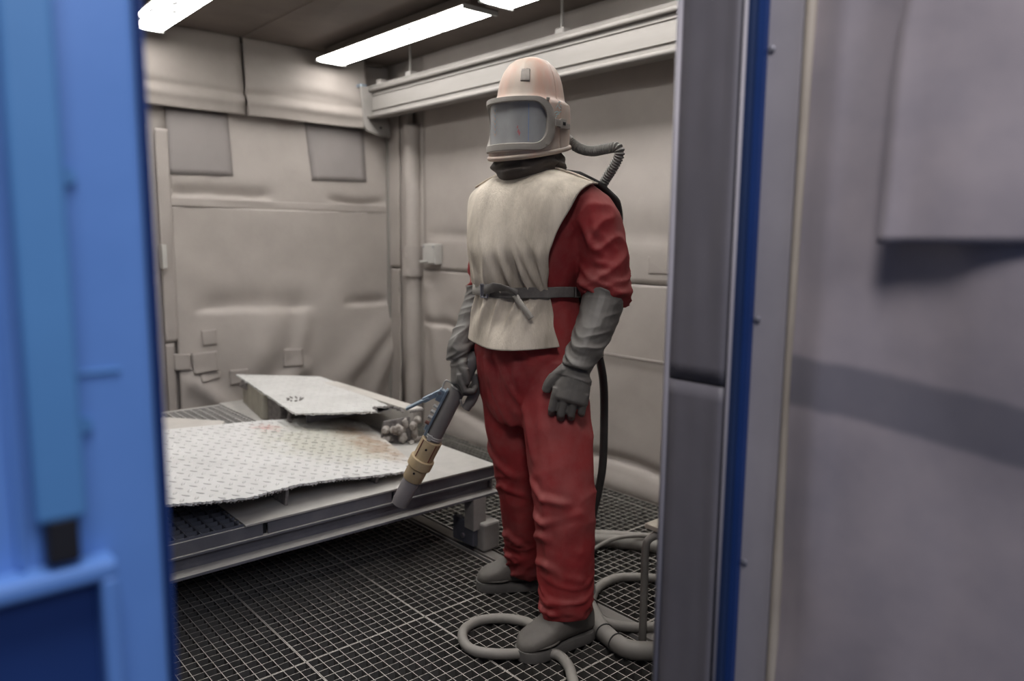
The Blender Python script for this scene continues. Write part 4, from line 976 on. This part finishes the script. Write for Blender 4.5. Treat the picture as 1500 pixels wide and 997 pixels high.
vstrip('tape_and_reflection', [[(lambda a, z: [(a, z-.005), (a+1.5, z+.005)])(a, z) for a, z in ((20, 1.632), (21.5, 1.640), (23, 1.634), (24.5, 1.626), (25, 1.632))], [[(20.5, 1.645), (20.8, 1.652)], [(22.5, 1.646), (22.5, 1.655)]]], 'refl_pink')  # pink reflection painted on the pane
# chin lip under the frame and the bead round the brim
def rimz(th): return 1.585-.24*hel(th, .126, .143, 0, .004)[1]
MB().tube([Q(*hel(t, .1285, .1455, rimz(t)+.004*math.sin(t), .004)) for t in np.linspace(0, 2*PI, 72, endpoint=False)], .0085, 10, closed=True, caps=False).build('rim_bead', 'helmet', shell, smooth=True)
MB().tube([Q(*hel(t, .131, .149, rimz(t)+.026, .004)) for t in np.linspace(.15*PI, .85*PI, 40)], .006, 10).build('chin_bead', 'helmet', shell, smooth=True)
lt = MB()
for a0, a1, h, off, zc in ((78, 96, .011, .016, 1.668), (86, 94, .015, .020, 1.667), (96, 108, .0085, .013, 1.664)):
    G = [[cyl(a, zc+k*h, off) for k in (-1, 1)] for a in np.linspace(a0, a1, 6)]; G2 = [[cyl(a, zc+k*h, off-.012) for k in (-1, 1)] for a in np.linspace(a0, a1, 6)]
    rings = [[G2[i][0], G[i][0], G[i][1], G2[i][1]] for i in range(6)]; lt.loft(rings)
lt.build('latch', 'frame', shell, bevel=.0015)
MB().obox(cyl(90, 1.667, .0205), (Vector((0,1,0)), Vector((0,0,1)), Vector((1,0,0))), (.007, .005, .001)).build('latch_slot', 'black', shell)
for zc in (1.60, 1.738): MB().obox(cyl(66, zc, .012), (cyl(66.5, zc, .012)-cyl(65.5, zc, .012), Vector((0,0,1)), cyl(66, zc, .02)-cyl(66, zc, .01)), (.006, .004, .004)).build('clip', 'frame', frame, bevel=.001)
# printed emblem on the cheek: a small leaping squiggle
em = MB()
for st in ([(82,1.715),(85,1.724),(87,1.735),(90,1.737)], [(85,1.726),(88,1.718),(91,1.716)], [(80,1.700),(84,1.705),(88,1.703),(91,1.708)], [(86,1.702),(84,1.690),(81,1.684)], [(89,1.728),(92,1.724)], [(82,1.694),(88,1.699)]):
    G = [[cyl(a, z-.0018, .0028), cyl(a, z+.0018, .0028)] for a, z in [(x, y) for x, y in st]]; em.grid(G)
em.build('emblem', 'emblem', shell, recalc=False)
# worn dark tape patch on the front of the dome
P = []
for i in range(9):
    row = []
    for j in range(9):
        th = math.radians(90-(30+9*(i/8-.5)*2+2.5*nz(j*.6, 2, 2))+0); z = 1.79+.036*(j/8)+.004*nz(i*.7, 1, 1)
        A = interp(z, [1.775,1.80,1.825,1.846], [.102,.097,.087,.072]); B = interp(z, [1.775,1.80,1.825,1.846], [.119,.113,.102,.084]); q = hel(th, A*1.036+.001, B*1.036+.001, z); row.append(Q(*q))
    P.append(row)
MB().grid(P).build('tape_patch', 'tape_and_reflection', shell, smooth=True, solid=.001)

for o_ in [shell, frame, vis]+list(shell.children)+list(frame.children)+list(vis.children):
    for v in o_.data.vertices: z_ = v.co.z; v.co = Vector((v.co.x*.90, v.co.y*.90, 1.535+(z_-1.55)*.95 if z_ < 1.7445 else 1.7198+(z_-1.7445)*1.063))
# cloth shroud between helmet and apron
P = []
for i in range(73):
    th = 2*PI*i/72; row = []
    for j in range(19):
        v = j/18; q0 = hel(th, .112, .128, rimz(th)+.006, .004); q1 = (math.cos(th)*.094, .008+math.sin(th)*.090, 1.482+.012*math.cos(2*th))
        k = v; a = q0[0]*(1-k)+q1[0]*k; b = q0[1]*(1-k)+q1[1]*k; z = q0[2]*(1-k)+q1[2]*k
        bul = (ridge(nz(a*9, b*9, z*30+2))-.4)*.022*math.sin(v*PI)+.012*math.sin(v*PI)-.022*math.sin(PI*min(1, v*1.6))*(v < .63)
        rr = math.hypot(a, b)+1e-6; row.append(Q(a+a/rr*bul, b+b/rr*bul, z))
    P.append(row)
MB().grid(P).build('neck_shroud', 'shroud', man, smooth=True, solid=.004)

# ribbed breathing hose from helmet to back
hp = spline([(.055, -.115, 1.622), (.070, -.125, 1.607), (.100, -.128, 1.588), (.150, -.125, 1.575), (.205, -.120, 1.578), (.246, -.120, 1.580), (.256, -.122, 1.560), (.236, -.125, 1.525), (.205, -.130, 1.488), (.175, -.135, 1.45)], 40)
pts = []; acc = 0; rad = []
for i, p in enumerate(hp):
    if i: acc += (hp[i]-hp[i-1]).length
    pts.append(Q(*p)); rad.append(.0148+.0024*math.sin(acc*2*PI/.0085))
MB().tube(pts, rad, 14).build('breathing_hose', 'hose_rib', man, smooth=True)
MB().tube([Q(.050, -.110, 1.626), Q(.066, -.122, 1.610)], .019, 14).build('hose_collar', 'frame', man, smooth='auto')

# ------------------------------------------------------------------ blast gun in the right hand, with its hose
gun = tag(empty('blast_gun', Wd(*TIP)), 'long hose-end blast gun with tan nozzle holder held in the right glove', 'blast gun')
HW, TW = Wd(*HA), Wd(*TIP); AX = (HW-TW); GL = AX.length; AX.normalize()
VW = Vector((.656, .755, 0)); QV = AX.cross(VW).normalized()
if QV.dot(Vector((-.755, .656, 0))) < 0: QV = -QV            # points to the upper side of the gun
NV_ = QV.cross(AX).normalized()
if NV_.dot(VW) > 0: NV_ = -NV_                               # towards the doorway
def G(t, q=0, n=0): return AX*(t*GL)+QV*q+NV_*n
def seg(name, ts, rs, mat, n=24): return MB().tube([G(t) for t in ts], rs, n).build(name, mat, gun, smooth='auto', angle=30)
seg('nozzle', (0, .003, .03, .21, .225), (.022, .028, .030, .031, .029), 'nozzle')
MB().tube([G(-.002), G(.004)], .017, 20).build('bore', 'black', gun)
seg('holder_lower', (.20, .205, .33), (.034, .0355, .0365), 'tan')
seg('holder_collar', (.298, .302, .362, .367), (.041, .0435, .0435, .041), 'tan')
seg('holder_upper', (.35, .50, .505), (.036, .0365, .034), 'tan')
for a in (-.5, .75, 2.2, 3.6, 5.0):
    c, s = math.cos(a), math.sin(a); MB().tube([G(.372, c*.0366, s*.0366), G(.497, c*.0370, s*.0370)], .0022, 6).build('slot', 'rusty_bolt', gun)
for t in (.45, .27): MB().tube([G(t, .004, .0345), G(t, .004, .0378)], .004, 10).build('grub_screw', 'black', gun)
seg('hose_tail', (.49, .70, 1.02), (.0275, .0270, .0262), 'hose_gun')
for t in (.522, .535): MB().tube([G(t)+QV*.029*math.cos(a)+NV_*.029*math.sin(a) for a in np.linspace(0, 2*PI, 24, endpoint=False)], .0032, 8, closed=True, caps=False).build('hose_clamp', 'zinc_pale', gun, smooth=True)
MB().obox(G(.528, .012, .031), (AX, QV, NV_), (.010, .007, .005)).build('clamp_screw', 'zinc_pale', gun, bevel=.001)
hd = MB().obox(G(.685, .031, .006), (AX, QV, NV_), (.092, .0045, .014)).obox(G(.80, .041, .006), (AX, QV, NV_), (.022, .014, .012)).obox(G(.57, .036, .006), (AX, QV, NV_), (.012, .008, .010)).build('handle_body', 'zinc', gun, bevel=.002)
for t, m_ in ((.60, 'rusty_bolt'), (.64, 'zinc_pale'), (.68, 'zinc_pale'), (.72, 'zinc_pale')):
    MB().tube([G(t, .034, .012), G(t+.004, .050, .014)], [.0075, .006], 8).build('spring_pin', m_, hd, smooth='auto')
lv = MB(); hinge = G(.815, .050, .004); end = G(.63, .122, .004); ld = (end-hinge).normalized(); lq = NV_.cross(ld).normalized()
lv.obox(hinge+ld*.030, (ld, lq, NV_), (.036, .009, .010)).obox(hinge+ld*.088, (ld, lq, NV_), (.045, .0045, .013))
lv.build('lever', 'zinc', gun, bevel=.002)
MB().tube([G(.815, .050, -.014), G(.815, .050, .020)], .006, 12).build('hinge_pin', 'bolt', gun, smooth='auto')
MB().tube([G(.895)+QV*.028*math.cos(a)+NV_*.028*math.sin(a) for a in np.linspace(0, 2*PI, 24, endpoint=False)], .0035, 8, closed=True, caps=False).build('wire_ring', 'zinc_pale', gun, smooth=True)
MB().tube(spline([G(.895, .028, 0), G(.90, .050, .004), G(.86, .052, .004), G(.825, .046, .004)], 5), .003, 8).build('wire_hook', 'zinc_pale', gun, smooth=True)
MB().tube(spline([G(.90, -.02, .022), G(.885, -.042, .018), G(.83, -.056, .01), G(.80, -.040, .012), G(.84, -.022, .022)], 6), .0035, 8).build('wire_hook', 'zinc_pale', gun, smooth=True)
MB().tube(spline([G(.795, -.052, .010), G(.87, -.056, .008), G(.95, -.050, .004), G(1.02, -.035, 0)], 6), [.016]*4+[.0185]*15, 14).build('control_line', 'hose_gun', gun, smooth='auto')
# the hose itself goes on up through the hand and down behind the legs
bh = tag(MB().tube(spline([Wd(*HA), Wd(*(HA-GX*.05)), Wd(-.165, .04, .905), Wd(-.155, -.10, .90), Wd(-.09, -.22, .72), Wd(0, -.26, .40), Wd(.06, -.27, .14), Wd(.10, -.25, .035), Wd(.12, -.20, .028)], 8), .0255, 14).build('blast_hose', 'hose_gun', smooth=True),
         'grey blast hose passing through the right glove and down behind the legs', 'hose')

# ------------------------------------------------------------------ hoses on the floor
def hose(pts, r, mat, label, name='hose', k=10, group=None):
    return tag(MB().tube(spline(pts, k), r, 14).build(name, mat, smooth=True), label, 'hose', group)
o = hose([(1.72, 1.60, .019), (1.62, 1.70, .019), (1.614, 1.772, .019), (1.567, 1.841, .019), (1.496, 1.878, .019), (1.422, 1.862, .019), (1.375, 1.80, .019), (1.372, 1.736, .019), (1.422, 1.672, .019), (1.486, 1.632, .016), (1.53, 1.60, .016), (1.556, 1.555, .017), (1.535, 1.49, .018), (1.49, 1.426, .018), (1.42, 1.32, .018)],
         .0165, 'hose', 'grey hose making a small open loop in front of the left boot')
big = empty('coiled_hose', (1.8, 1.6, 0)); tag(big, 'thickest grey hose curving round the bent stool leg at the lower right', 'hose')
BP = spline([(2.00, 1.95, .03), (1.93, 1.86, .03), (1.878, 1.76, .03), (1.825, 1.67, .03), (1.765, 1.575, .03), (1.735, 1.49, .03), (1.735, 1.42, .03), (1.79, 1.362, .03), (1.90, 1.28, .03), (2.05, 1.2, .03)], 10)
MB().tube([p-Vector((1.8, 1.6, 0)) for p in BP], .029, 18).build('hose_body', 'hose', big, smooth=True)
for k in (44, 52, 27):
    p = BP[k]-Vector((1.8, 1.6, 0)); t = (BP[k+1]-BP[k-1]).normalized(); n1 = t.orthogonal().normalized(); n2 = t.cross(n1)
    MB().tube([p+(n1*math.cos(a)+n2*math.sin(a))*.0305 for a in np.linspace(0, 2*PI, 20, endpoint=False)], .0024, 6, closed=True, caps=False).build('cable_tie', 'hose_dark', big, smooth=True)
hose([(2.35, 1.55, .018), (2.25, 1.66, .018), (2.164, 1.757, .018), (2.094, 1.798, .018), (1.985, 1.787, .018), (1.893, 1.73, .018), (1.832, 1.653, .018), (1.822, 1.588, .018), (1.862, 1.519, .018), (1.93, 1.47, .018), (2.10, 1.42, .018)], .0165, 'hose', 'thin grey hose in a wide loop behind the bent stool leg')
hose([(2.10, 2.42, .024), (2.24, 2.26, .024), (2.333, 2.138, .024), (2.418, 2.045, .024), (2.508, 1.934, .024), (2.65, 1.78, .024)], .023, 'hose', 'upper of two straight grey hoses crossing behind the left leg')
hose([(2.05, 2.33, .029), (2.19, 2.19, .029), (2.283, 2.088, .029), (2.361, 1.996, .029), (2.437, 1.871, .029), (2.55, 1.72, .029)], .028, 'hose', 'lower and thicker of two straight grey hoses crossing behind the left leg')
hose([(1.98, 1.98, .009), (2.09, 1.985, .02), (2.19, 1.99, .05), (2.30, 1.975, .068), (2.40, 1.92, .070), (2.50, 1.82, .06)], .0085, 'hose', 'thinnest hose bowed across the two straight hoses', k=8)
hose([Wd(.09, -.18, 1.08), Wd(.088, -.25, .98), Wd(.095, -.28, .905), Wd(.121, -.28, .799), Wd(.128, -.28, .653), Wd(.127, -.28, .503), Wd(.112, -.28, .40), Wd(.09, -.28, .30), Wd(.05, -.30, .10), Wd(.0, -.34, .016), Wd(-.1, -.45, .015), Wd(-.1, -.6, .015)], .0145, 'hose_dark', 'black air hose hanging down behind the left leg', name='air_hose')

# small stool by the jamb: pale board on bent tube legs
stl = tag(empty('stool', (1.93, 1.38, 0)), 'pale board stool on bent grey tube legs beside the right jamb', 'stool')
MB().box(-.088, .30, -.25, .085, .385, .402).build('board', 'board', stl, bevel=.003)
for (x, y, sx, sy) in ((-.100, .068, 1, -1), (.28, .068, -1, -1), (-.100, -.24, 1, 1), (.28, -.24, -1, 1)):
    MB().tube(spline([(x, y, .001), (x, y, .20), (x, y, .325), (x+sx*.010, y+sy*.008, .358), (x+sx*.04, y+sy*.030, .372), (x+sx*.09, y+sy*.05, .374)], 6), .0125, 12).build('leg', 'hose', stl, smooth=True)
